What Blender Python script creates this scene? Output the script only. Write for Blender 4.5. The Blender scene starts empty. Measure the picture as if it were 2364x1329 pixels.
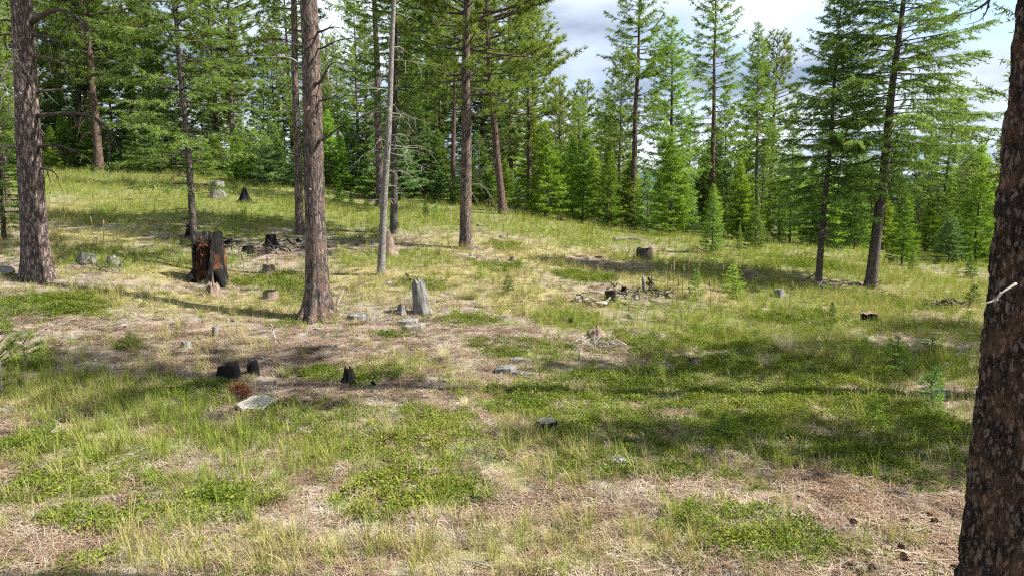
import bpy, math, random
import numpy as np
from mathutils import Vector, noise as mnoise

random.seed(7)
R_ = math.radians
SC = bpy.context.scene
COL = SC.collection

# ------------------------------------------------------------------ camera
CAM_H, TILT, FPX = 3.5, R_(8.0), 1600.0
PW, PH = 2364.0, 1329.0
cam_d = bpy.data.cameras.new("camera")
cam = bpy.data.objects.new("camera", cam_d)
COL.objects.link(cam)
cam.location = (0, 0, CAM_H)
cam.rotation_euler = (math.pi / 2 - TILT, 0, 0)
cam_d.sensor_width = 36.0
cam_d.lens = 36.0 * FPX / PW
cam_d.clip_end = 9000
SC.camera = cam

# ------------------------------------------------------------------ world, sun, exposure
SUN_EL = R_(47)
SUN_XY = Vector((1.0, -0.035)).normalized()          # where the sun stands, seen from the scene
world = bpy.data.worlds.new("World")
SC.world = world
world.use_nodes = True
wn, wl = world.node_tree.nodes, world.node_tree.links
wn.clear()
w_out = wn.new("ShaderNodeOutputWorld")
sky = wn.new("ShaderNodeTexSky")
sky.sky_type = 'NISHITA'
sky.sun_disc = False
sky.sun_elevation = SUN_EL
sky.sun_rotation = math.atan2(SUN_XY.x, SUN_XY.y)
bg_sky = wn.new("ShaderNodeBackground"); bg_sky.inputs[1].default_value = 0.08
wl.new(sky.outputs[0], bg_sky.inputs[0])
w_tc = wn.new("ShaderNodeTexCoord")
sep = wn.new("ShaderNodeSeparateXYZ"); wl.new(w_tc.outputs["Generated"], sep.inputs[0])
addz = wn.new("ShaderNodeMath"); addz.operation = 'ABSOLUTE'; wl.new(sep.outputs[2], addz.inputs[0])
addz2 = wn.new("ShaderNodeMath"); addz2.operation = 'ADD'; addz2.inputs[1].default_value = 0.22; wl.new(addz.outputs[0], addz2.inputs[0])
dx = wn.new("ShaderNodeMath"); dx.operation = 'DIVIDE'; wl.new(sep.outputs[0], dx.inputs[0]); wl.new(addz2.outputs[0], dx.inputs[1])
dy = wn.new("ShaderNodeMath"); dy.operation = 'DIVIDE'; wl.new(sep.outputs[1], dy.inputs[0]); wl.new(addz2.outputs[0], dy.inputs[1])
comb = wn.new("ShaderNodeCombineXYZ"); wl.new(dx.outputs[0], comb.inputs[0]); wl.new(dy.outputs[0], comb.inputs[1])
cl_n = wn.new("ShaderNodeTexNoise"); cl_n.inputs["Scale"].default_value = 0.85; cl_n.inputs["Detail"].default_value = 7; cl_n.inputs["Roughness"].default_value = 0.52; cl_n.inputs["Distortion"].default_value = 0.25
wl.new(comb.outputs[0], cl_n.inputs["Vector"])
cl_r = wn.new("ShaderNodeValToRGB"); cl_r.color_ramp.elements[0].position = 0.33; cl_r.color_ramp.elements[1].position = 0.47
wl.new(cl_n.outputs[0], cl_r.inputs[0])
cl_s = wn.new("ShaderNodeTexNoise"); cl_s.inputs["Scale"].default_value = 1.3; cl_s.inputs["Detail"].default_value = 6; cl_s.inputs["Roughness"].default_value = 0.5
off = wn.new("ShaderNodeVectorMath"); off.operation = 'ADD'; off.inputs[1].default_value = (3.1, 7.7, 0); wl.new(comb.outputs[0], off.inputs[0]); wl.new(off.outputs[0], cl_s.inputs["Vector"])
cl_c = wn.new("ShaderNodeValToRGB")
e = cl_c.color_ramp.elements
e[0].position = 0.36; e[0].color = (0.17, 0.22, 0.30, 1)
e[1].position = 0.66; e[1].color = (0.52, 0.555, 0.61, 1)
m = cl_c.color_ramp.elements.new(0.50); m.color = (0.36, 0.41, 0.485, 1)
wl.new(cl_s.outputs[0], cl_c.inputs[0])
bg_cl = wn.new("ShaderNodeBackground"); bg_cl.inputs[1].default_value = 0.78
wl.new(cl_c.outputs[0], bg_cl.inputs[0])
mixw = wn.new("ShaderNodeMixShader")
wl.new(cl_r.outputs[0], mixw.inputs[0]); wl.new(bg_sky.outputs[0], mixw.inputs[1]); wl.new(bg_cl.outputs[0], mixw.inputs[2])
wl.new(mixw.outputs[0], w_out.inputs[0])

sun_d = bpy.data.lights.new("sun", 'SUN')
sun_d.energy = 4.9
sun_d.angle = R_(0.55)
sun_d.color = (1.0, 0.945, 0.86)
sun = bpy.data.objects.new("sun", sun_d)
COL.objects.link(sun)
ldir = Vector((-SUN_XY.x * math.cos(SUN_EL), -SUN_XY.y * math.cos(SUN_EL), -math.sin(SUN_EL)))
sun.rotation_euler = ldir.to_track_quat('-Z', 'Y').to_euler()
sun.location = (20, -20, 30)

SC.view_settings.view_transform = 'Standard'
SC.view_settings.look = 'None'
SC.view_settings.exposure = 1.55
SC.view_settings.gamma = 1.0
SC.view_settings.use_curve_mapping = False
SC.render.engine = 'CYCLES'
SC.cycles.max_bounces = 4
SC.cycles.diffuse_bounces = 2
SC.cycles.glossy_bounces = 1
SC.cycles.transmission_bounces = 2
SC.cycles.transparent_max_bounces = 4
SC.cycles.use_denoising = False
SC.cycles.filter_width = 1.2
SC.cycles.denoiser = 'OPENIMAGEDENOISE'
SC.cycles.denoising_input_passes = 'RGB_ALBEDO_NORMAL'
SC.cycles.use_adaptive_sampling = True
SC.cycles.adaptive_threshold = 0.02
SC.cycles.adaptive_min_samples = 32
SC.cycles.caustics_reflective = False
SC.cycles.caustics_refractive = False

# ------------------------------------------------------------------ numeric helpers
def _hash(ix, iy, iz, seed):
    h = (ix.astype(np.int64) * 374761393 + iy.astype(np.int64) * 668265263 + iz.astype(np.int64) * 2147483647 + seed * 144665) & 0xFFFFFFFF
    h = ((h ^ (h >> 13)) * 1274126177) & 0xFFFFFFFF
    h = ((h ^ (h >> 16)) * 2246822519) & 0xFFFFFFFF
    return ((h ^ (h >> 15)) & 0xFFFFFF).astype(np.float64) / float(0xFFFFFF)

def vnoise(p, seed=0):
    """smooth value noise, p (N,3) -> (N,) in 0..1"""
    p = np.asarray(p, float)
    i = np.floor(p).astype(np.int64); f = p - i; f = f * f * (3 - 2 * f)
    r = 0
    for a in (0, 1):
        for b in (0, 1):
            for c in (0, 1):
                w = (f[:, 0] if a else 1 - f[:, 0]) * (f[:, 1] if b else 1 - f[:, 1]) * (f[:, 2] if c else 1 - f[:, 2])
                r = r + w * _hash(i[:, 0] + a, i[:, 1] + b, i[:, 2] + c, seed)
    return r

def fbm(p, seed=0, octv=4, gain=0.5):
    p = np.asarray(p, float); a, s, t = 1.0, 0.0, 0.0
    for k in range(octv):
        s = s + a * vnoise(p * (2.0 ** k) + 17.3 * k, seed + k); t += a; a *= gain
    return s / t

def n2(x, y, scale, seed=0, octv=3):
    x = np.asarray(x, float); y = np.asarray(y, float)
    return fbm(np.stack([x.ravel() * scale, y.ravel() * scale, np.zeros(x.size)], 1), seed, octv).reshape(x.shape)

def unit(v):
    return v / np.maximum(np.linalg.norm(v, axis=-1, keepdims=True), 1e-9)

def smooth(a, b, x):
    t = np.clip((x - a) / (b - a), 0, 1); return t * t * (3 - 2 * t)

# ------------------------------------------------------------------ pixel rays -> the place
CT, ST = math.cos(TILT), math.sin(TILT)
def ray(px, py):
    x = (px - PW / 2) / FPX; u = -(py - PH / 2) / FPX
    return np.array([x, CT + u * ST, -ST + u * CT])
def at_depth(px, py, s):
    return np.array([0, 0, CAM_H]) + ray(px, py) * s
def at_plane(px, py, Y):
    d = ray(px, py); return np.array([0, 0, CAM_H]) + d * (Y / d[1])

# ground heights known from the photograph: pixel, depth along the view axis
CTRL = [(0, 1329, 6.3), (600, 1329, 6.36), (1182, 1329, 6.36), (1800, 1329, 6.36), (2364, 1329, 6.36),
        (30, 1000, 9.8), (600, 940, 11.1), (1260, 980, 10.35), (2160, 900, 12.2), (1200, 850, 13.6),
        (0, 820, 12.8), (150, 700, 15.6), (85, 640, 17.5), (735, 738, 17.0), (485, 650, 20.0), (300, 600, 20.5),
        (878, 635, 21.0), (1075, 572, 26.0), (690, 540, 27.0), (878, 478, 38.0), (908, 540, 28.0), (1045, 462, 42.0),
        (1160, 493, 36.0), (505, 455, 33.0), (228, 398, 44.0), (140, 382, 54.0), (1458, 525, 40.0), (1480, 597, 28.5),
        (1560, 545, 37.0), (1645, 580, 30.0), (1890, 650, 25.0), (2010, 662, 25.0), (2200, 610, 35.0), (2250, 640, 31.0),
        (1000, 722, 17.2), (1370, 775, 16.0), (2000, 730, 19.3), (1500, 680, 20.4), (300, 470, 32.0), (1200, 640, 21.6),
        (1780, 680, 21.5), (600, 430, 40.0), (1300, 515, 37.0), (2300, 760, 17.5), (480, 800, 14.0), (1700, 820, 14.6)]
pts = [at_depth(*c) for c in CTRL]
pts += [np.array(p, float) for p in ((-60, 60, 7.5), (-60, 20, 4.5), (-40, 0, 3), (-20, -12, 0.9), (0, -12, 0), (20, -12, -0.4), (40, 0, -1.6),
        (60, 25, -3), (60, 60, -4.5), (25, 62, -0.6), (-25, 85, 6.0), (0, 85, 2.6), (45, 90, -4), (0, 125, 1.5), (-60, 125, 7), (60, 125, -7), (-100, 60, 9), (100, 60, -7), (-100, 0, 5), (100, 0, -5))]
pts = np.array(pts)
def _tps(r):
    return np.where(r > 1e-9, r * r * np.log(np.maximum(r, 1e-9)), 0)
_A = _tps(np.linalg.norm(pts[:, None, :2] - pts[None, :, :2], axis=2)) + np.eye(len(pts)) * 2.5
_Pm = np.hstack([np.ones((len(pts), 1)), pts[:, :2]])
_M = np.block([[_A, _Pm], [_Pm.T, np.zeros((3, 3))]])
_sol = np.linalg.solve(_M, np.concatenate([pts[:, 2], np.zeros(3)]))
def ground(x, y):
    x = np.asarray(x, float); y = np.asarray(y, float); shp = x.shape
    x = x.ravel(); y = y.ravel()
    rr = np.hypot(x, y - 30)
    k = np.minimum(1, 115 / np.maximum(rr, 1e-6))                # beyond the plot keep the height of its rim
    xc = x * k; yc = (y - 30) * k + 30
    z = np.zeros(len(x))
    for i in range(0, len(x), 20000):
        q = np.stack([xc[i:i + 20000], yc[i:i + 20000]], 1)
        B = _tps(np.linalg.norm(q[:, None, :] - pts[None, :, :2], axis=2))
        z[i:i + 20000] = B @ _sol[:len(pts)] + _sol[-3] + q @ _sol[-2:]
    far = smooth(110, 320, rr)
    z = z * (1 - far) + (-14.0) * far
    near = np.exp(-(rr / 90) ** 2)
    z = z + near * ((n2(x, y, 0.55, 3, 2) - 0.5) * 0.16 + (n2(x, y, 2.3, 5, 3) - 0.5) * 0.07)
    return z.reshape(shp)
def gz(x, y):
    return float(ground(np.array([x]), np.array([y]))[0])
def at(px, py):
    """the point of the ground that the photograph shows at this pixel"""
    d = ray(px, py); s = np.linspace(4, 110, 420)
    P = np.array([0, 0, CAM_H])[None] + s[:, None] * d[None]
    dz = P[:, 2] - ground(P[:, 0], P[:, 1])
    i = np.argmax(dz < 0)
    if dz[i] >= 0: i = len(s) - 1
    j = max(i - 1, 0)
    b = s[j] + (s[i] - s[j]) * (dz[j] / max(dz[j] - dz[i], 1e-6)) if i > 0 else s[i]
    p = np.array([0, 0, CAM_H]) + d * b
    return np.array([p[0], p[1], gz(p[0], p[1])])
def pxm(p):
    """metres per photograph pixel at a point"""
    return (p[1] * CT + (CAM_H - p[2]) * ST) / FPX

# ------------------------------------------------------------------ mesh helpers
class Geo:
    def __init__(s): s.V = []; s.F = []; s.n = 0
    def add(s, V, F, mat=0, tint=None, smooth=True):
        V = np.asarray(V, float).reshape(-1, 3); F = np.asarray(F, np.int64)
        t = np.full(len(V), 0.5) if tint is None else np.broadcast_to(np.asarray(tint, float), (len(V),))
        s.V.append((V, t)); s.F.append((F + s.n, mat, smooth)); s.n += len(V)
    def mesh(s, name, mats):
        V = np.concatenate([v for v, _ in s.V]); T = np.concatenate([t for _, t in s.V])
        me = bpy.data.meshes.new(name)
        me.vertices.add(len(V)); me.vertices.foreach_set("co", V.ravel())
        loops = np.concatenate([f.ravel() for f, _, _ in s.F])
        sizes = np.concatenate([np.full(len(f), f.shape[1]) for f, _, _ in s.F])
        mi = np.concatenate([np.full(len(f), m_) for f, m_, _ in s.F])
        sm = np.concatenate([np.full(len(f), 1 if q else 0) for f, _, q in s.F])
        me.loops.add(len(loops)); me.loops.foreach_set("vertex_index", loops.astype(np.int32))
        me.polygons.add(len(sizes))
        me.polygons.foreach_set("loop_start", np.concatenate([[0], np.cumsum(sizes)[:-1]]).astype(np.int32))
        me.polygons.foreach_set("material_index", mi.astype(np.int32))
        me.polygons.foreach_set("use_smooth", sm.astype(bool))
        at_ = me.attributes.new("tint", 'FLOAT', 'POINT'); at_.data.foreach_set("value", T.astype(np.float32))
        for m_ in mats: me.materials.append(m_)
        me.update(calc_edges=True)
        return me

def tube(P, rad, sides=6, cap=True, rough=0.0, rng=None):
    P = np.asarray(P, float); k = len(P); rad = np.broadcast_to(np.asarray(rad, float), (k,))
    T = unit(np.gradient(P, axis=0))
    ref = np.array([0, 0, 1.0]) if abs(T[0, 2]) < 0.85 else np.array([1.0, 0, 0])
    N = unit(np.cross(T, ref)); B = np.cross(T, N)
    a = np.arange(sides) * 2 * math.pi / sides
    rr = rad[:, None] * np.ones((1, sides))
    if rough and rng is not None: rr = rr * (1 + rough * rng.normal(size=(k, sides)))
    V = P[:, None, :] + rr[:, :, None] * (np.cos(a)[None, :, None] * N[:, None, :] + np.sin(a)[None, :, None] * B[:, None, :])
    V = V.reshape(-1, 3)
    i = np.arange(k - 1)[:, None] * sides; j = np.arange(sides)[None, :]; j2 = (j + 1) % sides
    F = np.stack([i + j, i + j2, i + sides + j2, i + sides + j], -1).reshape(-1, 4)
    out = [(V, F)]
    if cap:
        n = len(V)
        V2 = np.vstack([V, P[0] - T[0] * rad[0] * 0.2, P[-1] + T[-1] * rad[-1] * 0.4])
        c0 = np.stack([np.full(sides, n), (np.arange(sides) + 1) % sides, np.arange(sides)], 1)
        e0 = (k - 1) * sides
        c1 = np.stack([np.full(sides, n + 1), e0 + np.arange(sides), e0 + (np.arange(sides) + 1) % sides], 1)
        return V2, F, np.vstack([c0, c1])
    return V, F, None

def geo_tube(g, P, rad, sides=6, mat=0, rough=0.0, rng=None, tint=None, cap=True):
    V, F, C = tube(P, rad, sides, cap, rough, rng)
    n0 = g.n
    g.add(V, F, mat, tint)
    if C is not None:
        g.F.append((C + n0, mat, True))

def spline(pts_, n=10):
    """Catmull-Rom through the points"""
    p = np.asarray(pts_, float)
    if len(p) == 2: return p[0] + (p[1] - p[0]) * np.linspace(0, 1, n)[:, None]
    q = np.vstack([2 * p[0] - p[1], p, 2 * p[-1] - p[-2]]); out = []
    seg = len(p) - 1; per = max(2, int(math.ceil(n / seg)))
    for i in range(seg):
        a, b, c, d = q[i:i + 4]
        t = np.linspace(0, 1, per, endpoint=(i == seg - 1))[:, None]
        out.append(0.5 * ((2 * b) + (-a + c) * t + (2 * a - 5 * b + 4 * c - d) * t ** 2 + (-a + 3 * b - 3 * c + d) * t ** 3))
    return np.vstack(out)

def link(name, me, parent=None):
    o = bpy.data.objects.new(name, me); COL.objects.link(o)
    if parent is not None: o.parent = parent
    return o
def tag(o, label=None, cat=None, group=None, kind=None):
    if label: o["label"] = label
    if cat: o["category"] = cat
    if group: o["group"] = group
    if kind: o["kind"] = kind
    return o
def thing(name, label, cat, loc=(0, 0, 0), group=None, rz=0.0):
    o = bpy.data.objects.new(name, None); COL.objects.link(o)
    o.location = loc; o.rotation_euler = (0, 0, rz); o.empty_display_size = 0.2
    return tag(o, label, cat, group)
def copy_thing(src, loc, rz, scale, label, group=None):
    r = src.copy(); COL.objects.link(r)
    r.location = loc; r.rotation_euler = (0, 0, rz)
    r.scale = (scale, scale, scale) if np.isscalar(scale) else scale
    r["label"] = label
    if group: r["group"] = group
    elif "group" in r: del r["group"]
    for ch in list(src.children):
        c = ch.copy(); COL.objects.link(c); c.parent = r
    return r

# ------------------------------------------------------------------ materials
def new_mat(name):
    m_ = bpy.data.materials.new(name); m_.use_nodes = True
    nt = m_.node_tree; nt.nodes.clear()
    out = nt.nodes.new("ShaderNodeOutputMaterial")
    return m_, nt, nt.nodes, nt.links, out
def ramp(nodes, stops):
    r = nodes.new("ShaderNodeValToRGB"); els = r.color_ramp.elements
    for i, (p, c) in enumerate(stops):
        el = els[i] if i < 2 else els.new(p)
        el.position = p; el.color = (*c, 1)
    return r
def noise_node(nodes, links, vec, scale, detail=4, rough=0.55, dist=0.0):
    n = nodes.new("ShaderNodeTexNoise"); n.inputs["Scale"].default_value = scale; n.inputs["Detail"].default_value = detail
    n.inputs["Roughness"].default_value = rough; n.inputs["Distortion"].default_value = dist
    if vec is not None: links.new(vec, n.inputs["Vector"])
    return n
def mix_rgb(nodes, links, fac, a, b, mode='MIX'):
    n = nodes.new("ShaderNodeMix"); n.data_type = 'RGBA'; n.blend_type = mode
    for sock, v in ((n.inputs[0], fac), (n.inputs[6], a), (n.inputs[7], b)):
        if isinstance(v, bpy.types.NodeSocket): links.new(v, sock)
        elif isinstance(v, (int, float)): sock.default_value = v
        else: sock.default_value = (*v, 1)
    return n.outputs[2]

def leaf_mat(name, dark, mid, light, inst=False, transl=0.32, vary=0.25, rough=0.55, accent=None):
    m_, nt, N, L, out = new_mat(name)
    a = N.new("ShaderNodeAttribute"); a.attribute_name = "tint"
    r = ramp(N, [(0.0, dark), (1.0, light), (0.5, mid)] if accent is None else [(0.0, dark), (1.0, accent), (0.42, mid), (0.74, light), (0.88, light)])
    oi = N.new("ShaderNodeObjectInfo")
    if inst:
        b = N.new("ShaderNodeAttribute"); b.attribute_type = 'INSTANCER'; b.attribute_name = "shade"
        ad = N.new("ShaderNodeMath"); ad.operation = 'MULTIPLY_ADD'; ad.inputs[1].default_value = 0.35
        L.new(a.outputs["Fac"], ad.inputs[0])
        sb = N.new("ShaderNodeMath"); sb.operation = 'SUBTRACT'; sb.inputs[1].default_value = 0.175
        L.new(b.outputs["Fac"], sb.inputs[0]); L.new(sb.outputs[0], ad.inputs[2])
        L.new(ad.outputs[0], r.inputs[0]); col = r.outputs[0]
    else:
        L.new(a.outputs["Fac"], r.inputs[0])
        hs = N.new("ShaderNodeHueSaturation"); L.new(r.outputs[0], hs.inputs["Color"])
        mr = N.new("ShaderNodeMapRange"); mr.inputs[3].default_value = 1 - vary; mr.inputs[4].default_value = 1 + vary
        L.new(oi.outputs["Random"], mr.inputs[0]); L.new(mr.outputs[0], hs.inputs["Value"])
        wn_ = N.new("ShaderNodeTexWhiteNoise"); wn_.noise_dimensions = '1D'; L.new(oi.outputs["Random"], wn_.inputs["W"])
        mr2 = N.new("ShaderNodeMapRange"); mr2.inputs[3].default_value = 0.478; mr2.inputs[4].default_value = 0.514
        L.new(wn_.outputs["Value"], mr2.inputs[0]); L.new(mr2.outputs[0], hs.inputs["Hue"])
        col = hs.outputs[0]
    p = N.new("ShaderNodeBsdfDiffuse"); L.new(col, p.inputs[0])
    tr = N.new("ShaderNodeBsdfTranslucent")
    warm = mix_rgb(N, L, 1.0, col, (1.0, 1.0, 0.55), 'MULTIPLY')
    L.new(warm, tr.inputs[0])
    mx = N.new("ShaderNodeMixShader"); mx.inputs[0].default_value = transl
    L.new(p.outputs[0], mx.inputs[1]); L.new(tr.outputs[0], mx.inputs[2]); L.new(mx.outputs[0], out.inputs[0])
    return m_

def bark_mat(name, crack, plate, plate2, flake, scale=9.0, zs=0.28, bump=0.6, lichen=None, blotch=None):
    m_, nt, N, L, out = new_mat(name)
    tc = N.new("ShaderNodeTexCoord"); oi = N.new("ShaderNodeObjectInfo")
    mp = N.new("ShaderNodeMapping"); mp.inputs["Scale"].default_value = (1, 1, zs); L.new(tc.outputs["Object"], mp.inputs[0])
    nz = noise_node(N, L, mp.outputs[0], scale * 1.3, 4, 0.7)
    dv = N.new("ShaderNodeVectorMath"); dv.operation = 'MULTIPLY_ADD'; dv.inputs[1].default_value = (2.0 / scale,) * 3
    L.new(nz.outputs["Color"], dv.inputs[0]); L.new(mp.outputs[0], dv.inputs[2])
    vo = N.new("ShaderNodeTexVoronoi"); vo.feature = 'DISTANCE_TO_EDGE'; vo.inputs["Scale"].default_value = scale; L.new(dv.outputs[0], vo.inputs["Vector"])
    vc = N.new("ShaderNodeTexVoronoi"); vc.feature = 'F1'; vc.inputs["Scale"].default_value = scale; L.new(dv.outputs[0], vc.inputs["Vector"])
    fine = noise_node(N, L, mp.outputs[0], scale * 7, 2, 0.65)
    sepc = N.new("ShaderNodeSeparateColor"); L.new(vc.outputs["Color"], sepc.inputs[0])
    pl = mix_rgb(N, L, sepc.outputs[0], plate, plate2)
    fr = ramp(N, [(0.50, (0, 0, 0)), (0.72, (1, 1, 1))]); L.new(fine.outputs[0], fr.inputs[0])
    pl = mix_rgb(N, L, fr.outputs[0], pl, flake)
    cr = ramp(N, [(0.0, (0, 0, 0)), (0.20, (1, 1, 1))]); L.new(vo.outputs["Distance"], cr.inputs[0])
    col = mix_rgb(N, L, cr.outputs[0], crack, pl)
    if blotch:
        big = noise_node(N, L, tc.outputs["Object"], 3.2, 4, 0.65); br = ramp(N, [(0.48, (0, 0, 0)), (0.62, (1, 1, 1))]); L.new(big.outputs[0], br.inputs[0])
        col = mix_rgb(N, L, br.outputs[0], col, blotch)
    if lichen:
        big = noise_node(N, L, tc.outputs["Object"], 6.0, 5, 0.7); br = ramp(N, [(0.55, (0, 0, 0)), (0.66, (1, 1, 1))]); L.new(big.outputs[0], br.inputs[0])
        col = mix_rgb(N, L, br.outputs[0], col, lichen)
    hs = N.new("ShaderNodeHueSaturation"); L.new(col, hs.inputs["Color"])
    mr = N.new("ShaderNodeMapRange"); mr.inputs[3].default_value = 0.85; mr.inputs[4].default_value = 1.15; L.new(oi.outputs["Random"], mr.inputs[0]); L.new(mr.outputs[0], hs.inputs["Value"])
    p = N.new("ShaderNodeBsdfPrincipled"); p.inputs["Roughness"].default_value = 0.9; p.inputs["Specular IOR Level"].default_value = 0.15
    L.new(hs.outputs[0], p.inputs["Base Color"])
    hsum = N.new("ShaderNodeMath"); hsum.operation = 'MULTIPLY_ADD'; hsum.inputs[1].default_value = 0.35; L.new(fine.outputs[0], hsum.inputs[0]); L.new(cr.outputs[0], hsum.inputs[2])
    bp = N.new("ShaderNodeBump"); bp.inputs["Strength"].default_value = bump; bp.inputs["Distance"].default_value = 0.03
    L.new(hsum.outputs[0], bp.inputs["Height"]); L.new(bp.outputs[0], p.inputs["Normal"])
    L.new(p.outputs[0], out.inputs[0])
    return m_

def wood_mat(name, stops, scale=14.0, zs=0.12, bump=0.5, rough=0.85, spec=0.2):
    """weathered or charred wood: streaks along the object's z axis"""
    m_, nt, N, L, out = new_mat(name)
    tc = N.new("ShaderNodeTexCoord")
    mp = N.new("ShaderNodeMapping"); mp.inputs["Scale"].default_value = (1, 1, zs); L.new(tc.outputs["Object"], mp.inputs[0])
    a = noise_node(N, L, mp.outputs[0], scale, 6, 0.65, 0.3)
    b = noise_node(N, L, tc.outputs["Object"], 5.0, 4, 0.6)
    mx = N.new("ShaderNodeMath"); mx.operation = 'MULTIPLY_ADD'; mx.inputs[1].default_value = 0.55; L.new(b.outputs[0], mx.inputs[0])
    hf = N.new("ShaderNodeMath"); hf.operation = 'MULTIPLY'; hf.inputs[1].default_value = 0.45; L.new(a.outputs[0], hf.inputs[0]); L.new(hf.outputs[0], mx.inputs[2])
    r = ramp(N, stops); L.new(mx.outputs[0], r.inputs[0])
    p = N.new("ShaderNodeBsdfPrincipled"); p.inputs["Roughness"].default_value = rough; p.inputs["Specular IOR Level"].default_value = spec
    L.new(r.outputs[0], p.inputs["Base Color"])
    bp = N.new("ShaderNodeBump"); bp.inputs["Strength"].default_value = bump; bp.inputs["Distance"].default_value = 0.02
    L.new(a.outputs[0], bp.inputs["Height"]); L.new(bp.outputs[0], p.inputs["Normal"])
    L.new(p.outputs[0], out.inputs[0])
    return m_

def rock_mat(name, a, b, c, scale=6.0):
    m_, nt, N, L, out = new_mat(name)
    tc = N.new("ShaderNodeTexCoord")
    n1 = noise_node(N, L, tc.outputs["Object"], scale, 6, 0.65)
    r = ramp(N, [(0.34, a), (0.66, c), (0.5, b)]); L.new(n1.outputs[0], r.inputs[0])
    n2_ = noise_node(N, L, tc.outputs["Object"], scale * 8, 4, 0.6)
    p = N.new("ShaderNodeBsdfPrincipled"); p.inputs["Roughness"].default_value = 0.9; p.inputs["Specular IOR Level"].default_value = 0.2
    L.new(r.outputs[0], p.inputs["Base Color"])
    bp = N.new("ShaderNodeBump"); bp.inputs["Strength"].default_value = 0.5; bp.inputs["Distance"].default_value = 0.015
    L.new(n2_.outputs[0], bp.inputs["Height"]); L.new(bp.outputs[0], p.inputs["Normal"]); L.new(p.outputs[0], out.inputs[0])
    return m_

M = {}
M['pine'] = leaf_mat("pine_needles", (0.098, 0.150, 0.036), (0.188, 0.274, 0.066), (0.315, 0.402, 0.125), transl=0.45)
M['fir'] = leaf_mat("fir_needles", (0.080, 0.144, 0.040), (0.160, 0.262, 0.072), (0.272, 0.388, 0.118), transl=0.46)
M['fir_blue'] = leaf_mat("blue_green_needles", (0.095, 0.170, 0.068), (0.175, 0.290, 0.112), (0.265, 0.390, 0.165), transl=0.45)
M['larch'] = leaf_mat("larch_needles", (0.112, 0.180, 0.042), (0.190, 0.290, 0.068), (0.290, 0.395, 0.108), transl=0.44)
M['larch_young'] = leaf_mat("young_larch_needles", (0.125, 0.215, 0.030), (0.212, 0.350, 0.050), (0.325, 0.470, 0.085), transl=0.47, vary=0.32)
M['bark_pine'] = bark_mat("pine_bark", (0.050, 0.038, 0.034), (0.240, 0.182, 0.164), (0.175, 0.134, 0.122), (0.380, 0.295, 0.262), 15.0, 0.24, 0.9)
M['bark_pine_grey'] = bark_mat("grey_brown_pine_bark", (0.036, 0.030, 0.026), (0.155, 0.127, 0.113), (0.205, 0.163, 0.142), (0.310, 0.250, 0.220), 16.0, 0.20, 0.9, blotch=(0.215, 0.148, 0.116))
M['bark_red'] = bark_mat("reddish_bark", (0.052, 0.036, 0.029), (0.180, 0.118, 0.092), (0.135, 0.092, 0.075), (0.255, 0.178, 0.145), 17.0, 0.22, 0.8)
M['bark_dark'] = bark_mat("dark_plated_bark", (0.018, 0.013, 0.011), (0.135, 0.105, 0.090), (0.082, 0.062, 0.052), (0.225, 0.180, 0.155), 17.0, 0.42, 1.0, blotch=(0.165, 0.098, 0.068))
M['bark_fir'] = bark_mat("fir_bark", (0.040, 0.034, 0.029), (0.095, 0.080, 0.068), (0.125, 0.105, 0.090), (0.190, 0.165, 0.145), 24.0, 0.25, 0.5)
M['bark_grey'] = bark_mat("pale_grey_bark", (0.085, 0.078, 0.07), (0.20, 0.188, 0.170), (0.25, 0.235, 0.212), (0.33, 0.315, 0.29), 24.0, 0.5, 0.4, lichen=(0.12, 0.108, 0.095))
M['dead_dark'] = wood_mat("dark_dead_wood", [(0.35, (0.025, 0.020, 0.017)), (0.65, (0.085, 0.070, 0.058))])
M['dead_grey'] = wood_mat("bleached_dead_wood", [(0.30, (0.09, 0.08, 0.07)), (0.68, (0.33, 0.30, 0.27))])
M['twig_pale'] = wood_mat("pale_dead_twig", [(0.30, (0.16, 0.145, 0.125)), (0.68, (0.38, 0.355, 0.315))])
M['wood_grey'] = wood_mat("weathered_grey_wood", [(0.33, (0.050, 0.047, 0.044)), (0.72, (0.27, 0.255, 0.235)), (0.50, (0.145, 0.136, 0.125))], 22.0, 0.08, 0.8)
M['wood_brown'] = wood_mat("weathered_brown_wood", [(0.33, (0.070, 0.050, 0.038)), (0.70, (0.30, 0.225, 0.175)), (0.5, (0.17, 0.125, 0.098))], 22.0, 0.08, 0.8)
M['char'] = wood_mat("charred_wood", [(0.36, (0.005, 0.005, 0.005)), (0.80, (0.11, 0.106, 0.10)), (0.60, (0.013, 0.012, 0.012))], 16.0, 0.12, 0.9, 0.9, 0.1)
M['rot'] = wood_mat("rotten_red_wood", [(0.42, (0.012, 0.007, 0.005)), (0.74, (0.25, 0.115, 0.050)), (0.56, (0.085, 0.032, 0.014))], 20.0, 0.10, 0.9)
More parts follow.
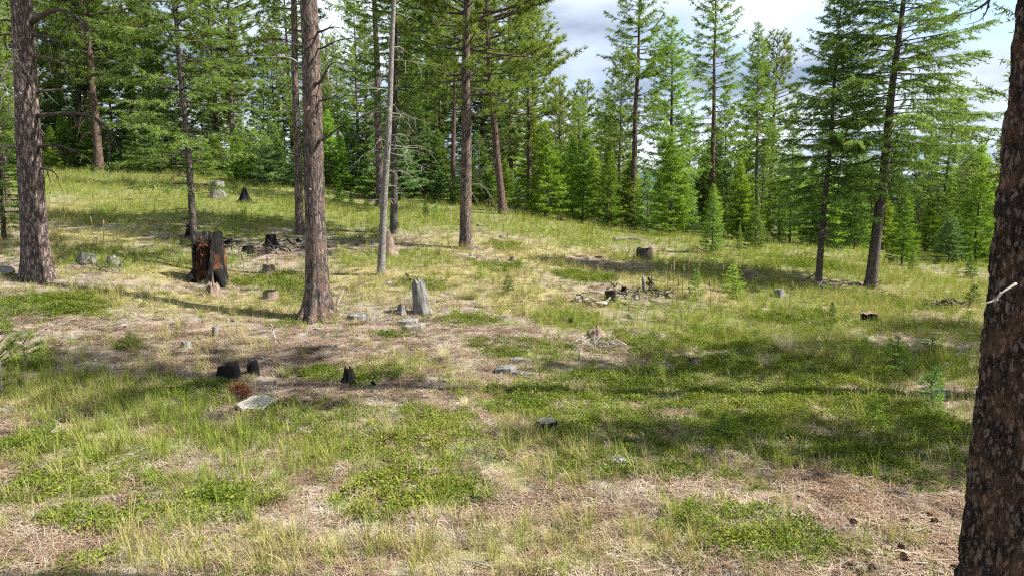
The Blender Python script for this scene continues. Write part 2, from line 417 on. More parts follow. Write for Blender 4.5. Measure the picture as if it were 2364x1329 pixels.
def burnt_mat():
    m_, nt, N, L, out = new_mat("burnt_rusty_wood")
    tc = N.new("ShaderNodeTexCoord"); mp = N.new("ShaderNodeMapping"); mp.inputs["Scale"].default_value = (1, 1, 0.22); L.new(tc.outputs["Object"], mp.inputs[0])
    a = noise_node(N, L, mp.outputs[0], 16.0, 5, 0.65, 0.4); b = noise_node(N, L, mp.outputs[0], 4.2, 4, 0.6, 0.5)
    ch = ramp(N, [(0.38, (0.006, 0.006, 0.006)), (0.74, (0.11, 0.105, 0.10)), (0.58, (0.016, 0.015, 0.014))]); L.new(a.outputs[0], ch.inputs[0])
    ro = ramp(N, [(0.34, (0.022, 0.010, 0.006)), (0.74, (0.24, 0.115, 0.052)), (0.54, (0.095, 0.038, 0.017))]); L.new(a.outputs[0], ro.inputs[0])
    mk = ramp(N, [(0.60, (0, 0, 0)), (0.67, (1, 1, 1))]); L.new(b.outputs[0], mk.inputs[0])
    c = mix_rgb(N, L, mk.outputs[0], ch.outputs[0], ro.outputs[0])
    p = N.new("ShaderNodeBsdfPrincipled"); p.inputs["Roughness"].default_value = 0.9; p.inputs["Specular IOR Level"].default_value = 0.12; L.new(c, p.inputs["Base Color"])
    bp = N.new("ShaderNodeBump"); bp.inputs["Strength"].default_value = 0.9; bp.inputs["Distance"].default_value = 0.03; L.new(a.outputs[0], bp.inputs["Height"]); L.new(bp.outputs[0], p.inputs["Normal"]); L.new(p.outputs[0], out.inputs[0])
    return m_
M['burnt'] = burnt_mat()
M['rock'] = rock_mat("grey_rock", (0.075, 0.074, 0.070), (0.150, 0.148, 0.140), (0.25, 0.245, 0.233), 9.0)
M['rock_pale'] = rock_mat("pale_rock", (0.075, 0.071, 0.065), (0.140, 0.134, 0.122), (0.215, 0.207, 0.19), 9.0)
M['rock_cream'] = rock_mat("cream_rock", (0.105, 0.094, 0.073), (0.175, 0.160, 0.129), (0.245, 0.229, 0.192), 9.0)
M['rock_tan'] = rock_mat("tan_slab_rock", (0.24, 0.214, 0.184), (0.30, 0.275, 0.243), (0.35, 0.325, 0.293), 5.0)
M['cone'] = wood_mat("cone_scale", [(0.3, (0.045, 0.022, 0.013)), (0.7, (0.19, 0.105, 0.062))])
M['stalk'] = wood_mat("dry_stalk", [(0.3, (0.10, 0.07, 0.04)), (0.7, (0.27, 0.20, 0.12))])
M['red_needles'] = leaf_mat("red_dead_needles", (0.10, 0.042, 0.020), (0.17, 0.075, 0.036), (0.25, 0.125, 0.065), transl=0.2)
M['grass_green'] = leaf_mat("green_grass_blade", (0.110, 0.165, 0.028), (0.220, 0.275, 0.052), (0.360, 0.365, 0.115), True, 0.38)
M['grass_dry'] = leaf_mat("dry_grass_blade", (0.180, 0.195, 0.055), (0.335, 0.310, 0.118), (0.47, 0.395, 0.225), True, 0.32)
M['grass_pale'] = leaf_mat("pale_dead_blade", (0.29, 0.25, 0.19), (0.43, 0.385, 0.315), (0.58, 0.55, 0.49), True, 0.25)
M['bearberry'] = leaf_mat("bearberry_leaf", (0.068, 0.102, 0.018), (0.138, 0.184, 0.028), (0.250, 0.272, 0.050), True, 0.32, rough=0.45, accent=(0.34, 0.17, 0.07))
M['litter'] = leaf_mat("fallen_needle", (0.085, 0.055, 0.038), (0.235, 0.160, 0.108), (0.41, 0.335, 0.262), True, 0.1)
M['pebble'] = rock_mat("pebble_rock", (0.26, 0.23, 0.20), (0.42, 0.385, 0.34), (0.60, 0.57, 0.52), 12.0)

# ------------------------------------------------------------------ where each ground cover grows (outlines on the ground)
def patches(lst):
    out = []
    for px, py, rx, ry in lst:
        c = at(px, py); w = rx * pxm(c)
        a = at(px, max(py - ry, 400)); b = at(px, min(py + ry, 1500))
        h = max(0.25, min(abs(a[1] - b[1]) / 2, 7.0))
        out.append((c[0], (a[1] + b[1]) / 2, max(w, 0.2), h))
    return np.array(out)
def cover(P, x, y, seed, soft=0.35, warp=0.55):
    nz = (n2(x, y, 1.1, seed, 3) - 0.5) * 2 * warp + (n2(x, y, 4.0, seed + 9, 2) - 0.5) * warp
    best = np.full(x.shape, 9.0)
    for cx, cy, rx, ry in P:
        best = np.minimum(best, np.hypot((x - cx) / rx, (y - cy) / ry))
    return 1 - smooth(1 - soft, 1 + soft, best + nz)

BEAR = patches([(110, 705, 125, 38), (55, 735, 60, 30), (420, 905, 150, 26), (60, 1030, 75, 30), (230, 1105, 190, 45), (220, 1195, 120, 36), (170, 1300, 110, 34),
                (60, 840, 50, 30), (530, 1165, 110, 45), (720, 965, 170, 42), (980, 1015, 190, 75), (930, 1130, 150, 60), (1080, 1150, 70, 40), (830, 862, 130, 32), (1210, 805, 115, 24),
                (1490, 800, 120, 28), (1320, 930, 220, 40), (1560, 900, 280, 55), (1450, 1000, 210, 50), (1390, 1070, 130, 40), (1800, 890, 240, 70),
                (1700, 1000, 210, 50), (2000, 960, 230, 90), (2050, 1060, 180, 55), (1900, 1030, 200, 50), (1740, 1240, 165, 55), (1880, 1265, 110, 36), (1700, 1110, 55, 18),
                (1150, 615, 60, 12), (640, 655, 95, 22), (1660, 845, 120, 30), (1900, 745, 140, 22), (1360, 640, 60, 10), (660, 745, 40, 12), (1540, 1075, 90, 28),
                (790, 555, 40, 8), (700, 690, 60, 14), (1650, 790, 130, 30), (980, 660, 60, 12), (1080, 740, 90, 14), (1160, 570, 40, 8), (900, 770, 40, 10), (1860, 610, 120, 12), (2080, 700, 80, 14)])
GREEN = patches([(760, 505, 320, 40), (400, 480, 190, 40), (620, 500, 130, 45), (1000, 510, 120, 26), (250, 430, 160, 20), (430, 590, 110, 30), (230, 600, 120, 26), (480, 545, 120, 22),
                 (1300, 540, 220, 22), (1600, 610, 200, 22), (1750, 600, 160, 28), (2050, 640, 260, 26), (1500, 700, 150, 26), (1900, 690, 250, 36),
                 (2150, 760, 130, 40), (1650, 740, 200, 40), (1850, 800, 180, 40), (2100, 840, 150, 40), (550, 1010, 260, 40), (250, 960, 230, 50), (560, 1120, 150, 60),
                 (830, 590, 80, 20), (950, 600, 100, 22), (300, 1040, 160, 30), (740, 1060, 90, 40), (2200, 690, 70, 26), (1350, 740, 120, 22), (120, 900, 130, 40), (1650, 1200, 80, 40)])
DRY = patches([(1000, 640, 260, 50), (1180, 590, 180, 36), (1900, 700, 280, 40), (1840, 790, 130, 40), (560, 705, 220, 34), (330, 690, 160, 30), (640, 1270, 320, 60), (1100, 1270, 320, 55),
               (1380, 1250, 220, 60), (1250, 690, 170, 36), (1550, 650, 150, 40), (1650, 620, 160, 36), (430, 640, 160, 30), (270, 480, 140, 46), (200, 900, 180, 50),
               (450, 790, 160, 30), (2200, 720, 120, 60), (1200, 1010, 60, 40), (160, 560, 120, 40), (1350, 600, 180, 30), (900, 840, 120, 20), (1150, 900, 60, 30), (2100, 640, 200, 30), (1250, 1060, 110, 50)])
BARE = patches([(600, 810, 300, 62), (1020, 800, 130, 30), (1150, 775, 130, 30), (2050, 1180, 190, 90), (700, 900, 220, 28), (560, 575, 200, 24), (850, 565, 150, 16), (1450, 688, 135, 24), (1420, 612, 110, 14), (1250, 1180, 200, 40),
                (1120, 600, 80, 12), (1950, 655, 100, 9), (230, 765, 200, 24), (480, 665, 120, 14), (130, 1260, 160, 40), (980, 760, 160, 22), (1180, 870, 110, 22), (1400, 810, 60, 22), (1600, 1130, 130, 30),
                (1120, 575, 70, 10), (950, 900, 130, 24), (2100, 1300, 200, 40)])

# ------------------------------------------------------------------ ground
def axis_steps(lo, hi, d0, k):
    v = [0.0]
    while v[-1] < hi: v.append(v[-1] + max(d0, k * abs(v[-1])))
    w = [0.0]
    while w[-1] < -lo: w.append(w[-1] + max(d0, k * abs(w[-1])))
    return np.array([-q for q in w[:0:-1]] + v)
gx = axis_steps(-3500, 3500, 0.13, 0.046)
gy = axis_steps(-400, 4000, 0.12, 0.038) + 8.0
GX, GY = np.meshgrid(gx, gy)
GZ = ground(GX, GY)
nx, ny = len(gx), len(gy)
ii = np.arange(ny - 1)[:, None] * nx + np.arange(nx - 1)[None, :]
GF = np.stack([ii, ii + 1, ii + nx + 1, ii + nx], -1).reshape(-1, 4)
kb = cover(BEAR, GX, GY, 21); kg = cover(GREEN, GX, GY, 31); kd = cover(DRY, GX, GY, 41); kbare = cover(BARE, GX, GY, 51)
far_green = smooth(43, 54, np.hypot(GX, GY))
edge = smooth(30, 37, np.hypot(GX * 0.4, GY)) * 0.75
mgreen = np.clip(np.maximum(np.maximum(kb, kg * 0.9) * (1 - kbare * 0.7), edge) + 0.12 * (1 - kbare), 0, 1)
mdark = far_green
mdry = np.clip(kd * (1 - kbare * 0.8), 0, 1)
def ground_material():
    m_, nt, N, L, out = new_mat("forest_floor")
    tc = N.new("ShaderNodeTexCoord")
    ag = N.new("ShaderNodeAttribute"); ag.attribute_name = "green"
    ad = N.new("ShaderNodeAttribute"); ad.attribute_name = "dry"
    n_big = noise_node(N, L, tc.outputs["Object"], 1.6, 3, 0.65, 0.4)
    n_mid = noise_node(N, L, tc.outputs["Object"], 9.0, 3, 0.7, 0.0)
    mp = N.new("ShaderNodeMapping"); mp.inputs["Scale"].default_value = (1, 0.35, 1); mp.inputs["Rotation"].default_value = (0, 0, 0.7); L.new(tc.outputs["Object"], mp.inputs[0])
    n_fib = noise_node(N, L, mp.outputs[0], 60.0, 2, 0.7, 1.0)
    lit = ramp(N, [(0.30, (0.115, 0.083, 0.066)), (0.70, (0.345, 0.280, 0.228)), (0.5, (0.230, 0.178, 0.141))]); L.new(n_fib.outputs[0], lit.inputs[0])
    soil = ramp(N, [(0.36, (0.120, 0.104, 0.090)), (0.66, (0.285, 0.250, 0.216))]); L.new(n_mid.outputs[0], soil.inputs[0])
    sm_ = ramp(N, [(0.44, (0, 0, 0)), (0.60, (1, 1, 1))]); L.new(n_big.outputs[0], sm_.inputs[0])
    c1 = mix_rgb(N, L, sm_.outputs[0], lit.outputs[0], soil.outputs[0])
    grn = ramp(N, [(0.32, (0.060, 0.075, 0.018)), (0.68, (0.185, 0.205, 0.060))]); L.new(n_mid.outputs[0], grn.inputs[0])
    dry = ramp(N, [(0.32, (0.15, 0.130, 0.058)), (0.68, (0.32, 0.275, 0.135))]); L.new(n_fib.outputs[0], dry.inputs[0])
    c2 = mix_rgb(N, L, ad.outputs["Fac"], c1, dry.outputs[0])
    c3 = mix_rgb(N, L, ag.outputs["Fac"], c2, grn.outputs[0])
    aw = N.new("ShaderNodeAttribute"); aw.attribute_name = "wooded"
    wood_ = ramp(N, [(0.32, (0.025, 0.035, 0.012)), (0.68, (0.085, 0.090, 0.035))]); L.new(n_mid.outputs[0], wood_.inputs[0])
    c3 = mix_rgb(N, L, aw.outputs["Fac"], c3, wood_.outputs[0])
    p = N.new("ShaderNodeBsdfPrincipled"); p.inputs["Roughness"].default_value = 0.95; p.inputs["Specular IOR Level"].default_value = 0.1
    L.new(c3, p.inputs["Base Color"])
    bp = N.new("ShaderNodeBump"); bp.inputs["Strength"].default_value = 0.7; bp.inputs["Distance"].default_value = 0.03
    hs = N.new("ShaderNodeMath"); hs.operation = 'ADD'; L.new(n_fib.outputs[0], hs.inputs[0]); L.new(n_mid.outputs[0], hs.inputs[1])
    L.new(hs.outputs[0], bp.inputs["Height"]); L.new(bp.outputs[0], p.inputs["Normal"]); L.new(p.outputs[0], out.inputs[0])
    return m_
g = Geo(); g.add(np.stack([GX, GY, GZ], -1), GF)
gme = g.mesh("ground", [ground_material()])
for nm, arr in (("green", mgreen), ("dry", mdry), ("wooded", mdark)):
    a_ = gme.attributes.new(nm, 'FLOAT', 'POINT'); a_.data.foreach_set("value", arr.ravel().astype(np.float32))
tag(link("ground", gme), "sloping clearing floor of pine litter, dry grass and green mats", "ground", kind='structure')

# far forested hills beyond the clearing
def hill_ridge(name, label, dist, base_h, amp, seed, x0, x1, depth):
    xs = np.linspace(x0, x1, 160); ts = np.linspace(0, 1, 14)
    X, T = np.meshgrid(xs, ts)
    prof = base_h + amp * (n2(xs / dist * 6, np.zeros_like(xs), 1.0, seed, 4) - 0.5) * 2
    Z = -16 + (prof[None] + 16) * np.sin(T * math.pi / 2) + (n2(X, T * depth, 0.02, seed + 3, 3) - 0.5) * 14 * np.sin(T * math.pi / 2)
    Y = dist + T * depth + 0.00002 * X * X
    n = len(xs); i0 = np.arange(13)[:, None] * n + np.arange(n - 1)[None]
    F = np.stack([i0, i0 + 1, i0 + n + 1, i0 + n], -1).reshape(-1, 4)
    gg = Geo(); gg.add(np.stack([X, Y, Z], -1), F)
    m_, nt, N, L, out = new_mat(name + "_forest")
    tc = N.new("ShaderNodeTexCoord"); nn = noise_node(N, L, tc.outputs["Object"], 0.06, 6, 0.7)
    r = ramp(N, [(0.35, (0.030, 0.055, 0.050)), (0.65, (0.075, 0.115, 0.090))]); L.new(nn.outputs[0], r.inputs[0])
    p = N.new("ShaderNodeBsdfDiffuse"); L.new(r.outputs[0], p.inputs[0]); L.new(p.outputs[0], out.inputs[0])
    tag(link(name, gg.mesh(name, [m_])), label, "hill", kind='structure')
hill_ridge("hill", "far forested ridge showing between the trunks", 900, 34, 22, 11, -1500, 1500, 300)

# ------------------------------------------------------------------ conifers
class Axis:
    """the trunk's centre line in the tree's own space"""
    def __init__(s, H, lean=(0, 0), bow=(0, 0), wob=0.0, seed=0):
        s.H, s.lean, s.bow, s.wob, s.seed = H, lean, bow, wob, seed
    def __call__(s, h):
        h = np.asarray(h, float); t = h / s.H
        x = s.lean[0] * h + s.bow[0] * np.sin(math.pi * np.clip(t, 0, 1)) + s.wob * np.sin(h * 1.1 + s.seed) * np.clip(t * 3, 0, 1)
        y = s.lean[1] * h + s.bow[1] * np.sin(math.pi * np.clip(t, 0, 1)) + s.wob * np.cos(h * 0.9 + 2 * s.seed) * np.clip(t * 3, 0, 1)
        return np.stack([x, y, h], -1)

def trunk_geo(ax, r0, flare=0.5, sides=18, rings=60, seed=0, rel=0.05, top=None, power=0.85, fis=9.0, zf=0.5, roots=5, h_max=None, close=True):
    H = ax.H if h_max is None else h_max
    top = min(0.015, r0 * 0.2) if top is None else top
    t = np.concatenate([np.linspace(0, 0.08, max(8, rings // 6), endpoint=False), np.linspace(0.08, 1, rings)])
    h = t * H
    rad = np.maximum(r0 * (1 - h / ax.H) ** power, top)
    C = ax(h); C[:, 2] = h; C[0, 2] = -0.3; C[1, 2] = -0.1 if C[1, 2] < 0.1 else C[1, 2]
    a = np.linspace(0, 2 * math.pi, sides, endpoint=False)
    hh = np.maximum(C[:, 2], 0)
    fl = flare * np.exp(-hh / (r0 * 1.4))
    lob = 0.45 + 0.55 * np.cos(roots * a + seed) ** 2 + 0.25 * np.cos(2 * a + seed * 2)
    rr = rad[:, None] * (1 + fl[:, None] * lob[None])
    nx_ = np.cos(a)[None] * np.ones((len(h), 1)); ny_ = np.sin(a)[None] * np.ones((len(h), 1))
    q = np.stack([nx_ * r0 * fis * 1.0, ny_ * r0 * fis * 1.0, np.repeat(h[:, None], sides, 1) * fis * zf], -1).reshape(-1, 3)
    nz = 1 - np.abs(fbm(q, seed + 5, 3) * 2 - 1) * 2.2
    rr = rr * (1 - rel * np.clip(nz, -0.3, 1).reshape(rr.shape))
    V = np.stack([C[:, None, 0] + nx_ * rr, C[:, None, 1] + ny_ * rr, np.repeat(C[:, None, 2], sides, 1)], -1).reshape(-1, 3)
    i = np.arange(len(h) - 1)[:, None] * sides; j = np.arange(sides)[None]; j2 = (j + 1) % sides
    F = np.stack([i + j, i + j2, i + sides + j2, i + sides + j], -1).reshape(-1, 4)
    g_ = Geo(); g_.add(V, F)
    return g_

def crown_geo(rng, ax, z0, z1, R, prof, spacing, per, elev=(0.2, 0.9), droop=(-0.15, -0.1), tip=0.05, lmin=0.25,
              twig_sp=0.11, twig_len=(0.30, 0.12), twig_t0=0.18, twig_ang=0.85, twig_hang=0.1,
              leaf_sp=0.035, leaf=(0.07, 0.025), spread=0.55, tuft=0, tuft_sp=0.16, wood_r=0.012, gap=0.0, side_bias=None, tint_tip=0.35, jit=0.25):
    """branches in whorls up the stem, twigs along each branch, needles along each twig (or radiating in tufts)"""
    hs, az = [], []
    h = z0; a0 = rng.uniform(0, 6.28)
    while h < z1 - 0.05:
        n = max(2, int(round(per * rng.uniform(0.7, 1.3))))
        for k in range(n):
            if rng.random() < gap: continue
            hs.append(h + rng.normal() * spacing * 0.35); az.append(a0 + k * 6.283 / n + rng.normal() * 0.25)
        a0 += 2.4; u = (h - z0) / (z1 - z0); h += spacing * (1.15 - 0.5 * u) * rng.uniform(0.7, 1.3)
    hs = np.clip(np.array(hs), z0 * 0.9, z1 - 0.03); az = np.array(az)
    u = np.clip((hs - z0) / (z1 - z0), 0, 1)
    Lb = R * prof(u) * rng.uniform(1 - jit, 1 + jit * 0.7, len(u))
    if side_bias is not None:
        Lb = Lb * (1 + side_bias[1] * np.cos(az - side_bias[0]))
    Lb = np.maximum(Lb, lmin * rng.uniform(0.6, 1.2, len(u)) * (1.05 - u))
    e0 = elev[0] + (elev[1] - elev[0]) * u ** 1.6 + rng.normal(size=len(u)) * 0.08
    dr = droop[0] + (droop[1] - droop[0]) * u + rng.normal(size=len(u)) * 0.04
    curl = rng.normal(size=len(u)) * 0.25
    C = ax(hs)
    def Bp(b, t):
        A = az[b] + curl[b] * t; r = Lb[b] * t * np.cos(e0[b])
        z = Lb[b] * (t * np.sin(e0[b]) + dr[b] * t * t + tip * t ** 3)
        return C[b] + np.stack([np.cos(A) * r, np.sin(A) * r, z], -1)
    g_ = Geo()
    NB = len(Lb); ts = np.linspace(0, 1, 6); K = 6; S = 4
    Pp = np.stack([Bp(np.arange(NB), np.full(NB, t)) for t in ts], 1)
    T = unit(np.gradient(Pp, axis=1)); up = np.array([0, 0, 1.0])
    sd = unit(np.cross(T, up)); bn = np.cross(sd, T)
    wr = (wood_r * (0.35 + Lb / max(R, 0.1)))[:, None] * (1.02 - ts)[None] + 0.0025
    ang = np.arange(S) * math.pi / 2
    V = Pp[:, :, None] + wr[:, :, None, None] * (np.cos(ang)[None, None, :, None] * sd[:, :, None] + np.sin(ang)[None, None, :, None] * bn[:, :, None])
    ib = (np.arange(NB) * K * S)[:, None, None]; ir = (np.arange(K - 1) * S)[None, :, None]; j = np.arange(S)[None, None]; j2 = (j + 1) % S
    F = np.stack([ib + ir + j, ib + ir + j2, ib + ir + S + j2, ib + ir + S + j], -1).reshape(-1, 4)
    g_.add(V, F, 0)
    # twigs
    nb = np.maximum(2, (Lb / twig_sp).astype(int))
    b = np.repeat(np.arange(NB), nb); t = rng.uniform(twig_t0, 1.0, len(b)) ** 0.85
    p0 = Bp(b, t); tg = unit(Bp(b, np.minimum(t + 0.05, 1.05)) - Bp(b, t - 0.05))
    s2 = unit(np.cross(tg, up)); sg = rng.choice([-1.0, 1.0], len(b))
    tl = (twig_len[0] * Lb[b] * (1.05 - t) ** 0.7 + twig_len[1]) * rng.uniform(0.55, 1.2, len(b))
    ca = twig_ang * rng.uniform(0.6, 1.2, len(b)) * np.where(t > 0.93, 0.25, 1)
    td = unit(tg * np.cos(ca)[:, None] + s2 * (sg * np.sin(ca))[:, None] + up * (rng.normal(size=len(b)) * 0.16 - twig_hang)[:, None])
    branch_t = rng.normal(size=NB) * 0.10; twig_t = rng.normal(size=len(b)) * 0.12
    if tuft:
        nt_ = np.maximum(1, (tl / tuft_sp).astype(int))
        k = np.repeat(np.arange(len(b)), nt_); f = rng.uniform(0.35, 1.0, len(k)) ** 0.7
        cpos = p0[k] + td[k] * (tl[k] * f)[:, None] + up * (0.18 * tl[k] * f * f)[:, None]
        # sub-branches that carry the tufts
        PA = p0; PB = p0 + td * tl[:, None] + up * (0.18 * tl)[:, None]; nrm = unit(np.cross(td, up + 0.01)) * 0.007
        g_.add(np.stack([PA - nrm, PA + nrm, PB + nrm * 0.4, PB - nrm * 0.4], 1), np.arange(len(b) * 4).reshape(-1, 4), 0)
        q = np.repeat(np.arange(len(k)), tuft)
        rv = unit(rng.normal(size=(len(q), 3)))
        ld = unit(td[k][q] * 0.55 + up * 0.35 + rv * 0.95)
        pos = cpos[q]; kk = k[q]
        ttf = (rng.normal(size=len(k)) * 0.13)[q]
        tint = 0.42 + branch_t[b[kk]] + ttf + rng.normal(size=len(q)) * 0.10
    else:
        nl = np.maximum(3, (tl / leaf_sp).astype(int))
        kk = np.repeat(np.arange(len(b)), nl); f = rng.uniform(0.0, 1.0, len(kk))
        pos = p0[kk] + td[kk] * (tl[kk] * f)[:, None] - up * (0.12 * tl[kk] * f * f)[:, None]
        rv = unit(rng.normal(size=(len(kk), 3)))
        ld = unit(td[kk] * (1 - spread) + rv * spread * 1.1)
        tint = 0.32 + branch_t[b[kk]] + twig_t[kk] + tint_tip * np.clip(t[kk] * 0.35 + f * 0.65, 0, 1) + rng.normal(size=len(kk)) * 0.08
    ll = leaf[0] * rng.uniform(0.7, 1.25, len(pos)); lw = leaf[1] * rng.uniform(0.7, 1.2, len(pos))
    sv = unit(np.cross(ld, unit(rng.normal(size=ld.shape)))) * (lw / 2)[:, None]
    LV = np.stack([pos - sv, pos + sv, pos + ld * ll[:, None]], 1)
    g_.add(LV, np.arange(len(pos) * 3).reshape(-1, 3), 1, np.repeat(np.clip(tint, 0, 1), 3), smooth=False)
    return g_

cone_p = lambda u: np.clip(1 - u, 0, 1) ** 0.72 * np.clip(0.55 + u * 6, 0, 1)
full_p = lambda u: np.clip(1 - u, 0, 1) ** 0.62 * np.clip(0.45 + u * 3.0, 0, 1)
pine_p = lambda u: np.sqrt(np.clip(1 - u ** 2.2, 0, 1)) * np.clip(0.5 + u * 2.5, 0, 1)
thin_p = lambda u: np.clip(1 - u, 0, 1) ** 0.55 * np.clip(0.6 + u * 3, 0, 1)

SPECIES = {
    'fir': dict(R=2.6, prof=full_p, spacing=0.26, per=4.5, elev=(0.02, 0.75), droop=(-0.22, -0.05), tip=0.12, twig_sp=0.070, twig_len=(0.26, 0.14), leaf_sp=0.017, leaf=(0.095, 0.024), spread=0.48, wood_r=0.018, twig_hang=0.12),
    'pine': dict(R=2.6, prof=pine_p, spacing=0.40, per=4.2, elev=(0.0, 0.85), droop=(0.02, 0.10), tip=0.10, twig_sp=0.22, twig_len=(0.20, 0.25), twig_t0=0.25, twig_ang=0.7, twig_hang=-0.1, tuft=18, tuft_sp=0.15, leaf=(0.19, 0.022), wood_r=0.032),
    'larch': dict(R=2.2, prof=thin_p, spacing=0.36, per=3.8, elev=(-0.05, 0.6), droop=(-0.08, 0.0), tip=0.22, twig_sp=0.085, twig_len=(0.16, 0.16), leaf_sp=0.020, leaf=(0.13, 0.036), spread=0.75, wood_r=0.018, twig_hang=0.35, gap=0.10, jit=0.4),
    'larch_young': dict(R=1.1, prof=cone_p, spacing=0.18, per=4.8, elev=(0.10, 0.85), droop=(-0.02, 0.02), tip=0.05, twig_sp=0.060, twig_len=(0.28, 0.11), leaf_sp=0.017, leaf=(0.11, 0.028), spread=0.62, wood_r=0.010, twig_hang=0.05),
    'fir_young': dict(R=1.15, prof=cone_p, spacing=0.18, per=5.0, elev=(0.12, 0.85), droop=(-0.08, 0.0), tip=0.06, twig_sp=0.060, twig_len=(0.30, 0.10), leaf_sp=0.017, leaf=(0.10, 0.027), spread=0.48, wood_r=0.010, twig_hang=0.04),
}
CROWN_MAT = {'fir': 'fir', 'pine': 'pine', 'larch': 'larch', 'larch_young': 'larch_young', 'fir_young': 'fir'}

def build_crown(rng, sp, ax, z0, z1, parent, wood='bark_fir', needles=None, **kw):
    d = dict(SPECIES[sp]); d.update(kw)
    g_ = crown_geo(rng, ax, z0, z1, **d)
    return link("crown", g_.mesh("crown", [M[wood], M[needles or CROWN_MAT[sp]]]), parent)

def dead_branch(parent, P, r, mat, rng, twigs=0, hang=0.5, tl=0.35, sub=False):
    """one bare branch (a spline), with finer side twigs grown out of it"""
    g_ = Geo(); P = np.asarray(P, float)
    rad = r * (1.0 - 0.82 * np.linspace(0, 1, len(P)) ** 0.9)
    geo_tube(g_, P, rad, 6, 0, 0.10, rng)
    ob = link("dead_branch", g_.mesh("dead_branch", [M[mat]]), parent) if sub else None
    for k in range(twigs):
        i = int(rng.integers(max(1, len(P) // 4), len(P) - 1)); p = P[i]
        d = unit((P[min(i + 1, len(P) - 1)] - P[i - 1])[None])[0]
        v = unit((d * 0.5 + rng.normal(size=3) * 0.6 + np.array([0, 0, -hang]))[None])[0]
        L_ = tl * rng.uniform(0.4, 1.2)
        q = np.stack([p, p + v * L_ * 0.45 + rng.normal(size=3) * L_ * 0.07, p + v * L_ * 0.8 + np.array([0, 0, -hang * 0.25 * L_]), p + v * L_ + rng.normal(size=3) * L_ * 0.1 + np.array([0, 0, -hang * 0.45 * L_])])
        if sub: g_ = Geo()
        geo_tube(g_, q, rad[i] * np.array([0.5, 0.4, 0.28, 0.12]) + 0.0015, 4, 0)
        if sub: link("twig", g_.mesh("twig", [M[mat]]), ob)
    if sub: return ob
    return link("dead_branch", g_.mesh("dead_branch", [M[mat]]), parent)

def random_dead(parent, rng, ax, rfun, z0, z1, n, L_, mat='dead_dark', twigs=3, droop=0.35, r=0.012):
    for _ in range(n):
        h = rng.uniform(z0, z1); a = rng.uniform(0, 6.28); l = L_ * rng.uniform(0.4, 1.15)
        c = ax(np.array([h]))[0]; o = np.array([math.cos(a), math.sin(a), 0.0]); s_ = np.array([-math.sin(a), math.cos(a), 0.0])
        cu = rng.normal() * 0.18
        pp = [c + o * rfun(h) * 0.7, c + o * (rfun(h) + l * 0.35) + np.array([0, 0, l * rng.uniform(-0.05, 0.1)]) + s_ * cu * l * 0.3,
              c + o * (rfun(h) + l * 0.7) + np.array([0, 0, -droop * l * 0.35]) + s_ * cu * l * 0.9, c + o * (rfun(h) + l) + np.array([0, 0, -droop * l]) + s_ * cu * l * 1.3]
        dead_branch(parent, spline(pp, 9), r * rng.uniform(0.7, 1.3), mat, rng, twigs, 0.3, l * 0.35)

def stand(px, py, s):
    """where a tree with its foot at this pixel and depth stands"""
    p = at_depth(px, py, s); return np.array([p[0], p[1], gz(p[0], p[1])])
def lean_to(base, qx, qy):
    """sideways lean per metre so that the trunk passes the photograph's point q at the base's distance"""
    q = at_plane(qx, qy, base[1]); return ((q[0] - base[0]) / max(q[2] - base[2], 0.5), 0.0)
def px_pts(base, lst, depth_fn=None):
    """points given on the photograph, taken at the tree's own distance, in the tree's space"""
    out = []
    for i, c in enumerate(lst):
        dy_ = c[2] if len(c) > 2 else 0.0
        out.append(at_plane(c[0], c[1], base[1] + dy_) - base)
    return np.array(out)

def hero(name, label, cat, px, py, s, q, r0, H, seed, bark, crown=None, bow=(0, 0), flare=0.55, sides=20, rings=70, rel=0.06, group=None, wob=0.02, power=0.85):
    rng = np.random.default_rng(seed)
    b = stand(px, py, s); ax = Axis(H, lean_to(b, *q), bow, wob, seed)
    t = thing(name, label, cat, b, group)
    link("trunk", trunk_geo(ax, r0, flare, sides, rings, seed, rel, power=power).mesh("trunk", [M[bark]]), t)
    if crown:
        for c in (crown if isinstance(crown, list) else [crown]):
            c = dict(c); sp = c.pop('sp'); z0 = c.pop('z0'); z1 = c.pop('z1', H)
            build_crown(rng, sp, ax, z0, z1, t, **c)
    rf = lambda h: r0 * max(1 - h / H, 0.02) ** power
    return t, b, ax, rng, rf

# ------------------------------------------------------------------ the trees that stand out
PINE_G = "tall pines around the clearing"
